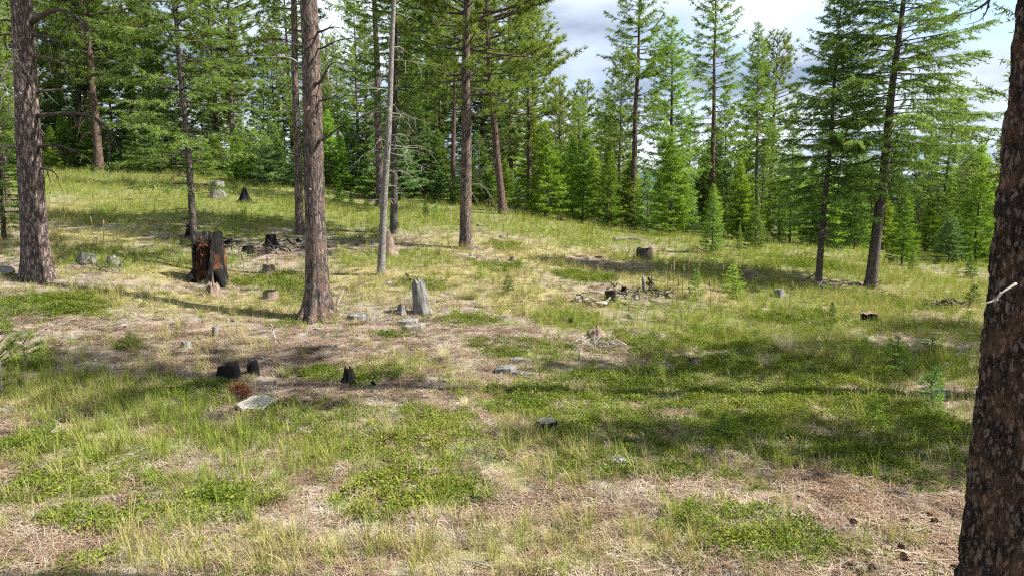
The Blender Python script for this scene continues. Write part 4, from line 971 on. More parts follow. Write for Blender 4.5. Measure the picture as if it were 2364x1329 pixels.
# the wood behind: told apart only by kind and by what they stand behind
rb = np.random.default_rng(77)
def behind(px):
    for lim, txt in ((60, "beyond the thick pink-barked pine"), (260, "behind the leaning red-barked pine"), (420, "behind the thin grey fir"), (640, "behind the grey cut stump"),
                     (820, "behind the stout middle pine"), (1000, "behind the pale dead tree"), (1200, "behind the dark straight pine"), (1420, "behind the bright young larches"),
                     (1640, "behind the open-branched larch"), (1800, "behind the narrow dense larch"), (2020, "behind the smaller leaning fir"), (2480, "behind the larger leaning fir"), (9999, "beyond the near dark trunk")):
        if px < lim: return txt
KT = {'pine': "long-needled pine in the wood", 'pine_low': "low-crowned pine in the wood", 'fir': "dark fir in the wood", 'larch': "light green larch in the wood", 'young_fir': "understorey fir in the wood", 'young_larch': "understorey larch in the wood", 'blue_fir': "bluish understorey fir in the wood"}
wood_rows = []
for s0, s1, n, x0, x1, kinds, hs_ in ((50, 62, 20, -160, 1240, ['pine', 'fir', 'larch', 'pine_low', 'fir'], (10, 18)), (62, 90, 12, -160, 1240, ['pine', 'fir', 'pine_low', 'larch'], (11, 19)),
                                      (44, 58, 30, -120, 1230, ['young_larch', 'young_larch', 'fir', 'young_fir'], (3, 7)), (46, 60, 24, 1240, 2440, ['young_fir', 'young_larch', 'fir', 'pine_low'], (4, 7.5)),
                                      (39, 46, 22, 1190, 2440, ['young_larch', 'young_larch', 'young_larch', 'young_fir'], (2.5, 5.4)), (45, 53, 14, 1200, 2440, ['young_larch', 'fir', 'young_larch', 'larch'], (5.5, 8.5)), (41, 47, 22, 560, 1200, ['young_larch', 'young_larch', 'young_fir', 'blue_fir'], (2.2, 5.2)), (45, 52, 20, -60, 600, ['young_larch', 'young_larch', 'young_fir'], (2.2, 5.5)), (32, 60, 12, 2480, 3500, ['fir', 'pine_low', 'young_larch', 'fir'], (6, 10)),
                                      (60, 80, 20, 1240, 2480, ['fir', 'pine_low', 'larch', 'fir'], (9, 13)), (80, 120, 16, 1200, 2500, ['fir', 'pine_low', 'fir'], (8, 12))):
    for i in range(n):
        px = x0 + (x1 - x0) * (i + rb.uniform(0.1, 0.9)) / n; s_ = rb.uniform(s0, s1)
        x_ = (px - PW / 2) / FPX * s_; y_ = s_ * 0.99
        kind = kinds[int(rb.integers(len(kinds)))]
        H_ = rb.uniform(*hs_) * (0.55 if 560 < px < 680 and s_ > 50 else 1.0)
        wood_rows.append((px, kind, x_, y_, H_, behind(px)))
by = {}
for row in wood_rows: by.setdefault((row[1], row[5]), []).append(row)
ORD = ["second", "third", "fourth", "fifth", "sixth", "seventh", "eighth", "ninth", "tenth", "eleventh", "twelfth", "thirteenth", "fourteenth", "fifteenth", "sixteenth"]
for (kind, where), rows in by.items():
    rows.sort(key=lambda q: q[0])
    for i, (px, kind, x_, y_, H_, where) in enumerate(rows):
        lab = KT[kind] + " " + where
        if len(rows) > 1: lab += ", " + ("leftmost" if i == 0 else "rightmost" if i == len(rows) - 1 else ORD[i - 1] + " from left")
        plant(kind, (x_, y_, gz(x_, y_)), H_, lab, "trees of the wood behind the clearing", rb.uniform(0.95, 1.5) if kind.startswith(('young', 'blue')) else rb.uniform(0.9, 1.25))
# trees just outside the view whose shadows lie across the clearing
rng = np.random.default_rng(321); bx2, by2 = 9.7, 11.4
t = thing("ponderosa_pine", "high-crowned pine outside the view shading the black burnt stumps", "pine tree", (bx2, by2, gz(bx2, by2)))
ax = Axis(19.5, (0.0, 0.0), (0, 0), 0.02, 4)
link("trunk", trunk_geo(ax, 0.24, 0.4, 16, 40, 8, 0.05).mesh("trunk", [M['bark_pine_grey']]), t)
build_crown(rng, 'pine', ax, 13.2, 19.5, t, wood='bark_fir', R=2.4, tuft=9, leaf=(0.22, 0.045))
for kind, x_, y_, H, lab in (('larch', 12.8, 8.9, 14, "larch outside the view whose shadow falls on the stone slab"),  # unseen larches, picked for their sparser cast shadow
                             ('larch', 15.5, 14.6, 12, "low larch outside the view shading the grass by the rotten stump"), ('pine', 23.5, 16.5, 16, "pine outside the view beyond the near dark trunk")):
    plant(kind, (x_, y_, gz(x_, y_)), H, lab)

# ------------------------------------------------------------------ ground cover (nobody could count it): tufts on points
def blade_mesh(name, n, h, spread, bend, w, mat, rng, segs=3, curl=0.0):
    g_ = Geo(); V, F, T = [], [], []
    for k in range(n):
        a = rng.uniform(0, 6.28); r = spread * math.sqrt(rng.random()); p = np.array([math.cos(a) * r, math.sin(a) * r, -0.01])
        ba = a + rng.normal() * 0.9; L_ = h * rng.uniform(0.55, 1.2); be = bend * rng.uniform(0.3, 1.4)
        d = np.array([math.cos(ba), math.sin(ba), 0]); sd = np.array([-d[1], d[0], 0])
        tt = np.linspace(0, 1, segs + 1); th = be * tt * 1.5 + curl * tt ** 2 * 2.4
        step = L_ / segs; q = [p]
        for i in range(segs): q.append(q[-1] + step * (d * math.sin(th[i + 1] * 0.85) + np.array([0, 0, math.cos(th[i + 1] * 0.85)])))
        q = np.array(q); ww = w * rng.uniform(0.7, 1.3) * np.array([0.8, 1.0, 0.75, 0.12] if segs == 3 else np.linspace(1, 0.12, segs + 1))
        base = len(V) * 2 * (segs + 1)
        V.append(np.stack([q - sd * ww[:, None] / 2, q + sd * ww[:, None] / 2], 1).reshape(-1, 3))
        for i in range(segs): F.append([base + 2 * i, base + 2 * i + 1, base + 2 * i + 3, base + 2 * i + 2])
        T += [rng.random()] * (2 * (segs + 1))
    g_.add(np.concatenate(V), np.array(F), 0, np.array(T))
    return g_.mesh(name, [mat])
def leafy_mesh(name, n, rad, h, size, mat, rng):
    a = rng.uniform(0, 6.28, n); r = rad * np.sqrt(rng.random(n)); z = h * (1 - (r / rad) ** 2 * 0.6) * rng.uniform(0.25, 1.0, n)
    p = np.stack([np.cos(a) * r, np.sin(a) * r, z], 1)
    d = unit(np.stack([np.cos(a + rng.normal(size=n)), np.sin(a + rng.normal(size=n)), rng.uniform(-0.1, 0.9, n)], 1))
    s_ = unit(np.cross(d, unit(rng.normal(size=(n, 3)) * 0.5 + np.array([0, 0, 1.0])))); L_ = size * rng.uniform(0.7, 1.3, n)[:, None]
    V = np.stack([p, p + d * L_ * 0.6 + s_ * L_ * 0.28, p + d * L_, p + d * L_ * 0.6 - s_ * L_ * 0.28], 1)
    g_ = Geo(); g_.add(V, np.arange(n * 4).reshape(-1, 4), 0, np.repeat(rng.random(n), 4), smooth=False)
    return g_.mesh(name, [mat])
def litter_mesh(name, n, rad, L_, w, mat, rng):
    a = rng.uniform(0, 6.28, n); r = rad * np.sqrt(rng.random(n))
    p = np.stack([np.cos(a) * r, np.sin(a) * r, rng.uniform(0.004, 0.03, n)], 1)
    b_ = rng.uniform(0, 6.28, n); d = unit(np.stack([np.cos(b_), np.sin(b_), rng.normal(size=n) * 0.12], 1)); s_ = np.stack([-d[:, 1], d[:, 0], np.zeros(n)], 1) * w
    l = L_ * rng.uniform(0.5, 1.2, n)[:, None]
    V = np.stack([p - d * l / 2 - s_ / 2, p - d * l / 2 + s_ / 2, p + d * l / 2 + s_ / 2, p + d * l / 2 - s_ / 2], 1)
    g_ = Geo(); g_.add(V, np.arange(n * 4).reshape(-1, 4), 0, np.repeat(rng.random(n), 4), smooth=False)
    return g_.mesh(name, [mat])
def pebble_mesh(name, mat, rng):
    a = np.linspace(0, 6.283, 7, endpoint=False); r = rng.uniform(0.7, 1.1, 7); r2 = r * rng.uniform(0.5, 0.8, 7)
    V = np.vstack([np.stack([np.cos(a) * r, np.sin(a) * r * 0.8, np.full(7, -0.15)], 1), np.stack([np.cos(a) * r2, np.sin(a) * r2 * 0.8, rng.uniform(0.35, 0.6, 7)], 1), [[0, 0, 0.55]]]) * 0.04
    F = np.array([[i, (i + 1) % 7, 7 + (i + 1) % 7, 7 + i] for i in range(7)]); C = np.array([[14, 7 + i, 7 + (i + 1) % 7] for i in range(7)])
    g_ = Geo(); g_.add(V, F, 0, smooth=False); g_.F.append((C, 0, False))
    return g_.mesh(name, [mat])

def scatter(name, label, cat, protos, P, rz, scl, idx, shade, tilt=0.12, seed=0):
    rng_ = np.random.default_rng(seed + 5)
    lib = bpy.data.collections.new(name + "_shapes")
    for k, me_ in enumerate(protos):
        lib.objects.link(bpy.data.objects.new("%s_shape_%02d" % (name, k), me_))
    n = len(P); me = bpy.data.meshes.new(name)
    me.vertices.add(n); me.vertices.foreach_set("co", P.astype(np.float32).ravel())
    def att(nm, ty, arr, key="value"):
        a_ = me.attributes.new(nm, ty, 'POINT'); a_.data.foreach_set(key, arr.ravel())
    rot = np.stack([rng_.normal(size=n) * tilt, rng_.normal(size=n) * tilt, rz], 1).astype(np.float32)
    att("rot", 'FLOAT_VECTOR', rot, "vector"); att("scl", 'FLOAT', scl.astype(np.float32)); att("idx", 'INT', idx.astype(np.int32)); att("shade", 'FLOAT', shade.astype(np.float32))
    o = link(name, me); tag(o, label, cat, kind='stuff')
    ng = bpy.data.node_groups.new(name + "_nodes", 'GeometryNodeTree')
    ng.interface.new_socket("Geometry", in_out='INPUT', socket_type='NodeSocketGeometry'); ng.interface.new_socket("Geometry", in_out='OUTPUT', socket_type='NodeSocketGeometry')
    N, L = ng.nodes, ng.links
    gi = N.new("NodeGroupInput"); go = N.new("NodeGroupOutput")
    ci = N.new("GeometryNodeCollectionInfo"); ci.inputs["Collection"].default_value = lib; ci.inputs["Separate Children"].default_value = True; ci.inputs["Reset Children"].default_value = True
    ip = N.new("GeometryNodeInstanceOnPoints"); ip.inputs["Pick Instance"].default_value = True
    def na(nm, ty):
        q = N.new("GeometryNodeInputNamedAttribute"); q.data_type = ty; q.inputs["Name"].default_value = nm; return q.outputs["Attribute"]
    L.new(gi.outputs[0], ip.inputs["Points"]); L.new(ci.outputs[0], ip.inputs["Instance"])
    L.new(na("idx", 'INT'), ip.inputs["Instance Index"])
    er = N.new("FunctionNodeEulerToRotation"); L.new(na("rot", 'FLOAT_VECTOR'), er.inputs[0]); L.new(er.outputs[0], ip.inputs["Rotation"])
    L.new(na("scl", 'FLOAT'), ip.inputs["Scale"]); L.new(ip.outputs[0], go.inputs[0])
    md = o.modifiers.new("scatter", 'NODES'); md.node_group = ng
    return o

rs = np.random.default_rng(404)
AREA = [(4.3, 16.0), (16.0, 34.0), (34.0, 58.0)]
def candidates(rho, ymin=4.3, ymax=52.0, fall=11.0, power=1.4):
    """random points over the ground in view and a margin round it, thinning with distance"""
    W = lambda y: 0.86 * y + 1.5
    A = (0.86 * (ymax ** 2 - ymin ** 2) + 3.0 * (ymax - ymin))
    n = int(A * rho)
    y = np.sqrt(rs.uniform(ymin ** 2, ymax ** 2, n)); x = rs.uniform(-1, 1, n) * W(y)
    keep = rs.random(n) < np.minimum(1, (fall / y) ** power)
    return x[keep], y[keep]
def finish(x, y, dens):
    k = rs.random(len(x)) < dens
    x, y = x[k], y[k]
    return x, y, ground(x, y)

mg = np.random.default_rng(9)
# dry grass
x, y = candidates(85)
kd_, kg_, kb_, kr_ = cover(DRY, x, y, 41), cover(GREEN, x, y, 31), cover(BEAR, x, y, 21), cover(BARE, x, y, 51)
dn = np.clip(0.20 + 0.85 * kd_ + 0.25 * kg_, 0, 1) * (1 - 0.80 * kr_) * (1 - 0.50 * kb_) * (0.35 + 1.0 * n2(x, y, 0.9, 77, 3)) * (0.25 + 1.5 * smooth(0.40, 0.62, n2(x, y, 3.0, 78, 2)))
x, y, z = finish(x, y, dn); far = smooth(14, 40, y)
sh = np.clip(0.30 + 0.42 * n2(x, y, 0.5, 81, 3) + rs.normal(size=len(x)) * 0.13 - 0.16 * cover(GREEN, x, y, 31) - 0.10 * far, 0, 1)
scatter("dry_grass", "straw-coloured dry grass growing all over the clearing", "grass",
        [blade_mesh("dry_tuft", 22, 0.25, 0.08, 0.85, 0.0045, M['grass_dry'], mg) for _ in range(4)] + [blade_mesh("dry_tuft_tall", 15, 0.36, 0.06, 0.6, 0.005, M['grass_dry'], mg) for _ in range(3)],
        np.stack([x, y, z], 1), rs.uniform(0, 6.28, len(x)), rs.uniform(0.4, 1.1, len(x)) * (1 + 0.25 * far) * (0.65 + 0.7 * n2(x, y, 0.7, 79, 2)), rs.integers(0, 7, len(x)), sh, seed=1)
# green grass
x, y = candidates(90)
kg_, kb_, kr_ = cover(GREEN, x, y, 31), cover(BEAR, x, y, 21), cover(BARE, x, y, 51)
dn = np.clip(0.14 + 0.95 * kg_ + 0.7 * smooth(28, 36, y), 0, 1) * (1 - 0.85 * kr_) * (1 - 0.45 * kb_) * (0.4 + 0.9 * n2(x, y, 1.0, 87, 3)) * (0.35 + 1.3 * smooth(0.38, 0.62, n2(x, y, 2.6, 88, 2)))
x, y, z = finish(x, y, dn); far = smooth(14, 40, y)
sh = np.clip(0.28 + 0.45 * n2(x, y, 0.55, 91, 3) + rs.normal(size=len(x)) * 0.14, 0, 1)
scatter("green_grass", "yellow-green grass growing in drifts between the dry patches", "grass",
        [blade_mesh("green_tuft", 20, 0.23, 0.08, 0.7, 0.005, M['grass_green'], mg) for _ in range(4)] + [blade_mesh("green_tuft_tall", 14, 0.32, 0.05, 0.35, 0.006, M['grass_green'], mg) for _ in range(3)],
        np.stack([x, y, z], 1), rs.uniform(0, 6.28, len(x)), rs.uniform(0.4, 1.1, len(x)) * (1 + 0.25 * far) * (0.65 + 0.7 * n2(x, y, 0.7, 89, 2)), rs.integers(0, 7, len(x)), sh, seed=2)
# bearberry mats
x, y = candidates(185, ymax=32, fall=13, power=1.3)
kb_, kr_ = cover(BEAR, x, y, 21), cover(BARE, x, y, 51)
dn = np.clip(kb_ * 1.1, 0, 1) * (1 - 0.8 * kr_) * (0.25 + 0.75 * smooth(0.32, 0.55, n2(x, y, 2.2, 97, 3))) + 0.008
x, y, z = finish(x, y, dn); far = smooth(12, 30, y)
sh = np.clip(0.00 + 0.66 * n2(x, y, 0.9, 101, 3) + rs.normal(size=len(x)) * 0.15, 0, 1)
scatter("bearberry_foliage", "low glossy green bearberry mats spreading over the foreground slope", "ground cover",
        [leafy_mesh("bearberry_clump", 85, 0.12, 0.085, 0.024, M['bearberry'], mg) for _ in range(5)] + [leafy_mesh('broad_leaf_clump', 44, 0.12, 0.11, 0.031, M['bearberry'], mg) for _ in range(3)],
        np.stack([x, y, z], 1), rs.uniform(0, 6.28, len(x)), rs.uniform(0.5, 1.35, len(x)) * (1 + 0.3 * far), rs.integers(0, 8, len(x)), sh, 0.22, seed=3)
# pale curled dead blades
x, y = candidates(60, ymax=24, fall=9, power=1.5)
dn = np.clip(0.15 + 0.75 * smooth(0.42, 0.62, n2(x, y, 0.9, 107, 3)), 0, 1) * (1 - 0.25 * cover(BARE, x, y, 51))
x, y, z = finish(x, y, dn)
scatter("curled_dead_grass", "pale curled dead grass blades lying over the foreground", "grass",
        [blade_mesh("curled_tuft", 11, 0.20, 0.09, 0.9, 0.0045, M['grass_pale'], mg, 5, 0.8) for _ in range(5)],
        np.stack([x, y, z], 1), rs.uniform(0, 6.28, len(x)), rs.uniform(0.5, 1.1, len(x)), rs.integers(0, 5, len(x)), np.clip(rs.normal(size=len(x)) * 0.2 + 0.45, 0, 1), 0.2, seed=4)
# fallen needles
x, y = candidates(75, ymax=32, fall=9, power=1.6)
dn = np.clip(0.35 + 0.6 * cover(BARE, x, y, 51), 0, 1) * (1 - 0.6 * cover(GREEN, x, y, 31))
x, y, z = finish(x, y, dn)
scatter("needle_litter", "brown fallen pine needles strewn over the bare soil", "needles",
        [litter_mesh("needle_clump", 50, 0.17, 0.15, 0.0050, M['litter'], mg) for _ in range(5)],
        np.stack([x, y, z], 1), rs.uniform(0, 6.28, len(x)), rs.uniform(0.7, 1.4, len(x)), rs.integers(0, 5, len(x)), np.clip(0.30 + 0.35 * n2(x, y, 1.4, 131, 3) + rs.normal(size=len(x)) * 0.28, 0, 1), 0.05, seed=5)
# bits of bark and broken twig
def debris_mesh(name, mat, rng, flake):
    g_ = Geo()
    if flake:
        a_ = np.linspace(0, 6.283, 7, endpoint=False); r_ = rng.uniform(0.6, 1.1, 7); V = np.stack([np.cos(a_) * r_ * 0.045, np.sin(a_) * r_ * 0.025, 0.012 + rng.normal(size=7) * 0.006], 1)
        V = np.vstack([V, V - [0, 0, 0.012], [[0, 0, 0.022]]]); j_ = np.arange(7); j2_ = (j_ + 1) % 7
        g_.add(V, np.stack([j_ + 7, j2_ + 7, j2_, j_], 1), 0, smooth=False); g_.F.append((np.stack([j_, j2_, np.full(7, 14)], 1), 0, False))
    else:
        L_ = 0.14; P_ = np.array([[-L_, 0, 0.012], [-L_ * 0.3, rng.normal() * 0.02, 0.02], [L_ * 0.4, rng.normal() * 0.03, 0.016], [L_, rng.normal() * 0.03, 0.024]])
        geo_tube(g_, P_, np.array([0.007, 0.006, 0.005, 0.002]), 5, 0, 0.1, rng)
    return g_.mesh(name, [mat])
x, y = candidates(26, ymax=34, fall=12, power=1.3)
dn = np.clip(0.22 + 0.75 * cover(BARE, x, y, 51), 0, 1) * (0.3 + 0.9 * n2(x, y, 1.2, 121, 3))
x, y, z = finish(x, y, dn)
scatter("woody_debris", "bits of bark, cone scales and broken twigs scattered on the ground", "debris",
        [debris_mesh("bark_flake", M[k_], mg, True) for k_ in ('wood_brown', 'char', 'wood_grey')] + [debris_mesh("broken_twig", M[k_], mg, False) for k_ in ('dead_dark', 'dead_grey', 'twig_pale', 'wood_brown', 'dead_grey')],
        np.stack([x, y, z], 1), rs.uniform(0, 6.28, len(x)), rs.uniform(0.5, 1.5, len(x)), rs.integers(0, 8, len(x)), np.full(len(x), 0.5), 0.12, seed=8)
# pebbles
x, y = candidates(9, ymax=30, fall=12, power=1.2)
dn = np.clip(0.04 + 0.75 * cover(BARE, x, y, 51), 0, 1) * smooth(0.38, 0.6, n2(x, y, 0.8, 117, 3))
x, y, z = finish(x, y, dn)
scatter("gravel", "small pale stones scattered over the bare patches", "gravel", [pebble_mesh("pebble", M['pebble'], mg) for _ in range(6)],
        np.stack([x, y, z], 1), rs.uniform(0, 6.28, len(x)), rs.uniform(0.25, 1.0, len(x)) ** 1.5 + 0.12, rs.integers(0, 6, len(x)), np.full(len(x), 0.5), 0.2, seed=6)

# ------------------------------------------------------------------ stumps
def stump_geo(seed, r, h, taper=0.8, flare=0.35, jag=0.08, mat=0, sides=40, rings=16, groove=0.07, slope=0.0, gap=None, hollow=0.0, roots=5, capmat=None):
    """a cut or broken stump: fluted wall, root flare, uneven top face"""
    a = np.linspace(0, 2 * math.pi, sides, endpoint=False); t = np.linspace(0, 1, rings)
    top = h * (1 + jag * (fbm(np.stack([np.cos(a) * 3, np.sin(a) * 3, np.full(sides, seed * 1.0)], 1), seed, 3) - 0.5) * 4 + slope * np.cos(a))
    if gap is not None:
        ga, gw, gd = gap; top = top * (1 - gd * np.exp(-((np.angle(np.exp(1j * (a - ga)))) / gw) ** 2))
    top = np.maximum(top, 0.03)
    T, A = np.meshgrid(t, a, indexing='ij')
    z = -0.12 + (top[None] + 0.12) * T; zz = np.maximum(z, 0) / h
    gr = fbm(np.stack([np.cos(A) * 5, np.sin(A) * 5, z * 1.2 + seed], -1).reshape(-1, 3), seed + 3, 4).reshape(A.shape) - 0.5
    rr = r * (taper + (1 - taper) * (1 - zz)) * (1 + flare * np.exp(-zz * 5) * (0.5 + 0.5 * np.cos(roots * A + seed))) * (1 + groove * 4 * gr)
    V = np.stack([np.cos(A) * rr, np.sin(A) * rr, z], -1).reshape(-1, 3)
    i = np.arange(rings - 1)[:, None] * sides; j = np.arange(sides)[None]; j2 = (j + 1) % sides
    F = np.stack([i + j, i + j2, i + sides + j2, i + sides + j], -1).reshape(-1, 4)
    g_ = Geo(); g_.add(V, F, mat)
    # top face: rings towards the centre
    rim = V[-sides:]; prev = rim; n_in = 5; cV = []; rng_ = np.random.default_rng(seed)
    for k in range(1, n_in + 1):
        f = 1 - k / (n_in + 0.3); d = rim * [f, f, 1]
        d[:, 2] = rim[:, 2] * f + h * 0.97 * (1 - f) - hollow * h * (1 - f) ** 0.5 + rng_.normal(size=sides) * jag * h * 0.15
        cV.append(d)
    cV = np.concatenate([rim] + cV); i = np.arange(n_in)[:, None] * sides
    Fc = np.stack([i + j, i + j2, i + sides + j2, i + sides + j], -1).reshape(-1, 4)
    n0 = g_.n
    g_.add(cV, Fc, mat if capmat is None else capmat)
    g_.F.append((np.array([list(n0 + n_in * sides + np.arange(sides))]), mat if capmat is None else capmat, False))
    return g_
def stump(px, py, wpx, hpx, label, mat, seed, cap=None, name="tree_stump", lean=(0, 0), **kw):
    p = at(px, py); k = pxm(p)
    o = link(name, None) if False else None
    g_ = stump_geo(seed, wpx * k / 2, hpx * k, capmat=1 if cap else None, **kw)
    o = link(name, g_.mesh(name, [M[mat], M[cap or mat]])); o.location = p
    o.rotation_euler = (lean[0], lean[1], 0)
    return tag(o, label, "stump")

# the big burnt stump: charred shell, rotten red heart, two root feet
p = at(486, 652); k = pxm(p)
bs = thing("burnt_stump", "large charred hollow stump with rust-red rotten heart behind dry grass", "stump", p)
Wm, Hm = 74 * k, 116 * k
a = np.linspace(0, 2 * math.pi, 72, endpoint=False); tt = np.linspace(0, 1, 30)
front = -math.pi / 2                                     # towards the viewer
def shell_top(a_):
    n_ = fbm(np.stack([np.cos(a_) * 4, np.sin(a_) * 4, np.full(a_.shape, 3.3)], 1), 8, 3) - 0.5
    gapf = np.exp(-((np.angle(np.exp(1j * (a_ - front + 0.22)))) / 0.74) ** 4)
    return Hm * (1.0 + 0.10 * n_) * (1 - 0.93 * gapf)
TT, AA = np.meshgrid(tt, a, indexing='ij'); top = shell_top(a)
z = -0.15 + (top[None] + 0.15) * TT; zz = np.clip(z, 0, None) / Hm
gr = fbm(np.stack([np.cos(AA) * 6, np.sin(AA) * 6, z * 1.5], -1).reshape(-1, 3), 14, 4).reshape(AA.shape) - 0.5
cleft = np.exp(-((np.angle(np.exp(1j * (AA - front + 0.10)))) / 0.30) ** 2)
ro = Wm / 2 * (0.86 + 0.14 * (1 - zz)) * (1 + 0.20 * np.exp(-zz * 7) * (0.55 + 0.45 * np.cos(5 * AA + 0.6))) * (1 + 0.20 * gr) * (1 - 0.10 * cleft)
g_ = Geo()
def quad_grid(n_r, n_a): 
    i = np.arange(n_r - 1)[:, None] * n_a; j = np.arange(n_a)[None]; j2 = (j + 1) % n_a
    return np.stack([i + j, i + j2, i + n_a + j2, i + n_a + j], -1).reshape(-1, 4)
g_.add(np.stack([np.cos(AA) * ro, np.sin(AA) * ro, z], -1), quad_grid(30, 72))
ri = np.stack([ro[-1] * f for f in (1.0, 0.80, 0.72, 0.66)]); zi = np.stack([top, top * 0.985, top * 0.8, np.full(72, 0.45 * Hm)])
g_.add(np.stack([np.cos(a)[None] * ri, np.sin(a)[None] * ri, zi], -1), quad_grid(4, 72))
link("charred_shell", g_.mesh("charred_shell", [M['burnt']]), bs)
g_ = Geo()
ri = np.stack([np.full(72, Wm * 0.42), np.full(72, Wm * 0.33), np.full(72, Wm * 0.05)]) * (1 + 0.12 * np.random.default_rng(3).normal(size=(3, 72)))
zi = np.stack([np.full(72, 0.1), Hm * (0.66 + 0.05 * np.random.default_rng(4).normal(size=72)), Hm * (0.70 + 0.05 * np.random.default_rng(5).normal(size=72))])
g_.add(np.stack([np.cos(a)[None] * ri, np.sin(a)[None] * ri, zi], -1), quad_grid(3, 72), smooth=False)
link("rotten_heart", g_.mesh("rotten_heart", [M['rot']]), bs)
rq = np.random.default_rng(66)
for i in range(40):                                      # splintered red blocks in the opening
    g_ = Geo(); ang = front - 0.22 + rq.normal() * 0.45; rr_ = Wm * rq.uniform(0.22, 0.42); zc = Hm * rq.uniform(0.52, 0.88)
    c = np.array([math.cos(ang) * rr_, math.sin(ang) * rr_, zc]); d = unit((rq.normal(size=3) + [0, 0, 0.8])[None])[0]; l = Wm * rq.uniform(0.04, 0.09)
    geo_tube(g_, np.stack([c - d * l, c, c + d * l]), np.array([0.6, 1, 0.5]) * Wm * rq.uniform(0.02, 0.045), 5, 0, 0.25, rq)
    link("splinter", g_.mesh("splinter", [M['rot']]), bs)
for sx in (-1, 1):
    g_ = Geo(); P_ = spline(np.array([[sx * Wm * 0.30, -Wm * 0.20, 0.34], [sx * Wm * 0.44, -Wm * 0.34, 0.20], [sx * Wm * 0.55, -Wm * 0.46, 0.06], [sx * Wm * 0.62, -Wm * 0.54, -0.10]]), 8)
    geo_tube(g_, P_, np.linspace(0.15, 0.07, len(P_)) * Wm, 12, 0, 0.06, rq)
    link("root", g_.mesh("root", [M['char']]), bs)

stump(975, 722, 42, 74, "pale grey weathered broken trunk standing among dry grass by the flat rocks", 'wood_grey', 31, taper=0.66, flare=0.25, jag=0.09, groove=0.10, slope=-0.07, lean=(0, -0.12))
stump(927, 724, 24, 22, "short squat grey-brown stump beside the pale weathered broken trunk", 'wood_grey', 32, taper=0.7, flare=0.3, jag=0.12)
stump(504, 456, 34, 37, "grey cut stump with flat top on the far left grass slope", 'wood_grey', 33, taper=0.78, flare=0.35, jag=0.04, groove=0.09)
stump(1488, 598, 37, 24, "brown ridged stump standing alone in dry grass on the far slope", 'dead_dark', 34, 'char', taper=0.95, flare=0.1, jag=0.14, groove=0.12)
stump(626, 567, 28, 26, "black charred stump on bare ground behind the burnt hollow stump", 'char', 35, taper=0.75, flare=0.5, jag=0.05)
stump(573, 584, 30, 16, "low black charred stump nub left of the taller charred stump", 'char', 36, taper=0.7, flare=0.3, jag=0.12)
stump(897, 588, 34, 46, "brown-grey rotting stump leaning against the pale dead tree's foot", 'wood_brown', 37, taper=0.5, flare=0.4, jag=0.25, groove=0.12)
stump(626, 690, 36, 20, "low dark stump with a flat top left of the stout pine", 'wood_brown', 38, 'char', taper=0.9, flare=0.15, jag=0.08)
stump(622, 630, 32, 18, "low crumbling brown stump between burnt stump and stout pine", 'wood_brown', 39, taper=0.8, flare=0.4, jag=0.16)
stump(528, 868, 52, 28, "broad black burnt stump in foreground shade beside a pale stone", 'char', 40, taper=0.85, flare=0.2, jag=0.16, groove=0.06, slope=0.14)
stump(585, 866, 26, 30, "narrow dark slab-like stump right of the broad black burnt stump", 'char', 41, taper=0.9, flare=0.2, jag=0.2, groove=0.10)
stump(805, 882, 34, 30, "jagged burnt stump poking through the green mat in foreground shade", 'char', 42, taper=0.6, flare=0.5, jag=0.40, groove=0.14)
stump(1262, 992, 46, 24, "low dark cut stump with a rough top in the green mat", 'char', 43, 'wood_grey', taper=0.98, flare=0.05, jag=0.08, groove=0.09)
stump(1408, 695, 26, 24, "square black charred stump on the littered mound", 'char', 44, taper=0.92, flare=0.15, jag=0.08)
stump(1732, 640, 22, 14, "small striped grey and reddish stump at the shadow's edge", 'wood_brown', 45, taper=0.95, flare=0.05, jag=0.1, groove=0.14)
stump(1798, 684, 28, 16, "small grey rounded stump in sunny grass before the leaning firs", 'wood_grey', 46, taper=0.7, flare=0.3, jag=0.14)
stump(2005, 742, 36, 20, "dark flat-topped stump sunk in grass at the shade's edge", 'char', 47, 'wood_brown', taper=0.95, flare=0.1, jag=0.10, groove=0.08)
stump(1600, 845, 34, 18, "low dark rotten stump half buried in the right-hand green mat", 'wood_brown', 48, 'char', taper=0.8, flare=0.5, jag=0.30, groove=0.16)
stump(1890, 890, 22, 12, "small grey tilted stub in the shaded mat", 'wood_grey', 49, taper=0.9, flare=0.1, jag=0.1, lean=(0, 0.4))
stump(430, 805, 26, 18, "small grey stump on bare litter left of the bent white stick", 'wood_grey', 50, taper=0.7, flare=0.4, jag=0.14)
stump(497, 775, 13, 24, "thin grey stub post in dry grass below the burnt stump", 'wood_grey', 51, taper=0.9, flare=0.1, jag=0.1)
stump(1185, 602, 18, 10, "tiny brown stub on the bare patch right of the dark pine", 'wood_brown', 52, jag=0.2)
stump(1376, 776, 40, 17, "fibrous grey root crown of a toppled stump with bleached roots", 'wood_brown', 53, taper=0.8, flare=0.6, jag=0.55, groove=0.2)
stump(1067, 688 + 40, 10, 6, "tiny grey stub in dry grass right of weathered trunk", 'wood_grey', 54)
stump(493, 684, 34, 30, "splintered pinkish stump shards in front of the burnt stump", 'wood_brown', 55, taper=0.7, flare=0.2, jag=0.75, groove=0.2)
stump(262, 612, 28, 20, "grey tilted stump in tree shade right of thick pink-barked pine", 'wood_grey', 56, taper=0.6, flare=0.5, jag=0.25, lean=(0, -0.2))
stump(200, 604, 40, 16, "wide low grey stump remnant nearest the thick pink-barked pine", 'wood_grey', 57, taper=0.8, flare=0.4, jag=0.35)
stump(566, 468, 30, 22, "dark fire-blackened stump with an upright spike beside the grey cut stump", 'char', 58, taper=0.5, flare=0.5, jag=0.7, groove=0.15)
stump(437, 548, 18, 24, "black charred snag nub left of the thin fir's foot", 'char', 59, taper=0.7, flare=0.3, jag=0.5)
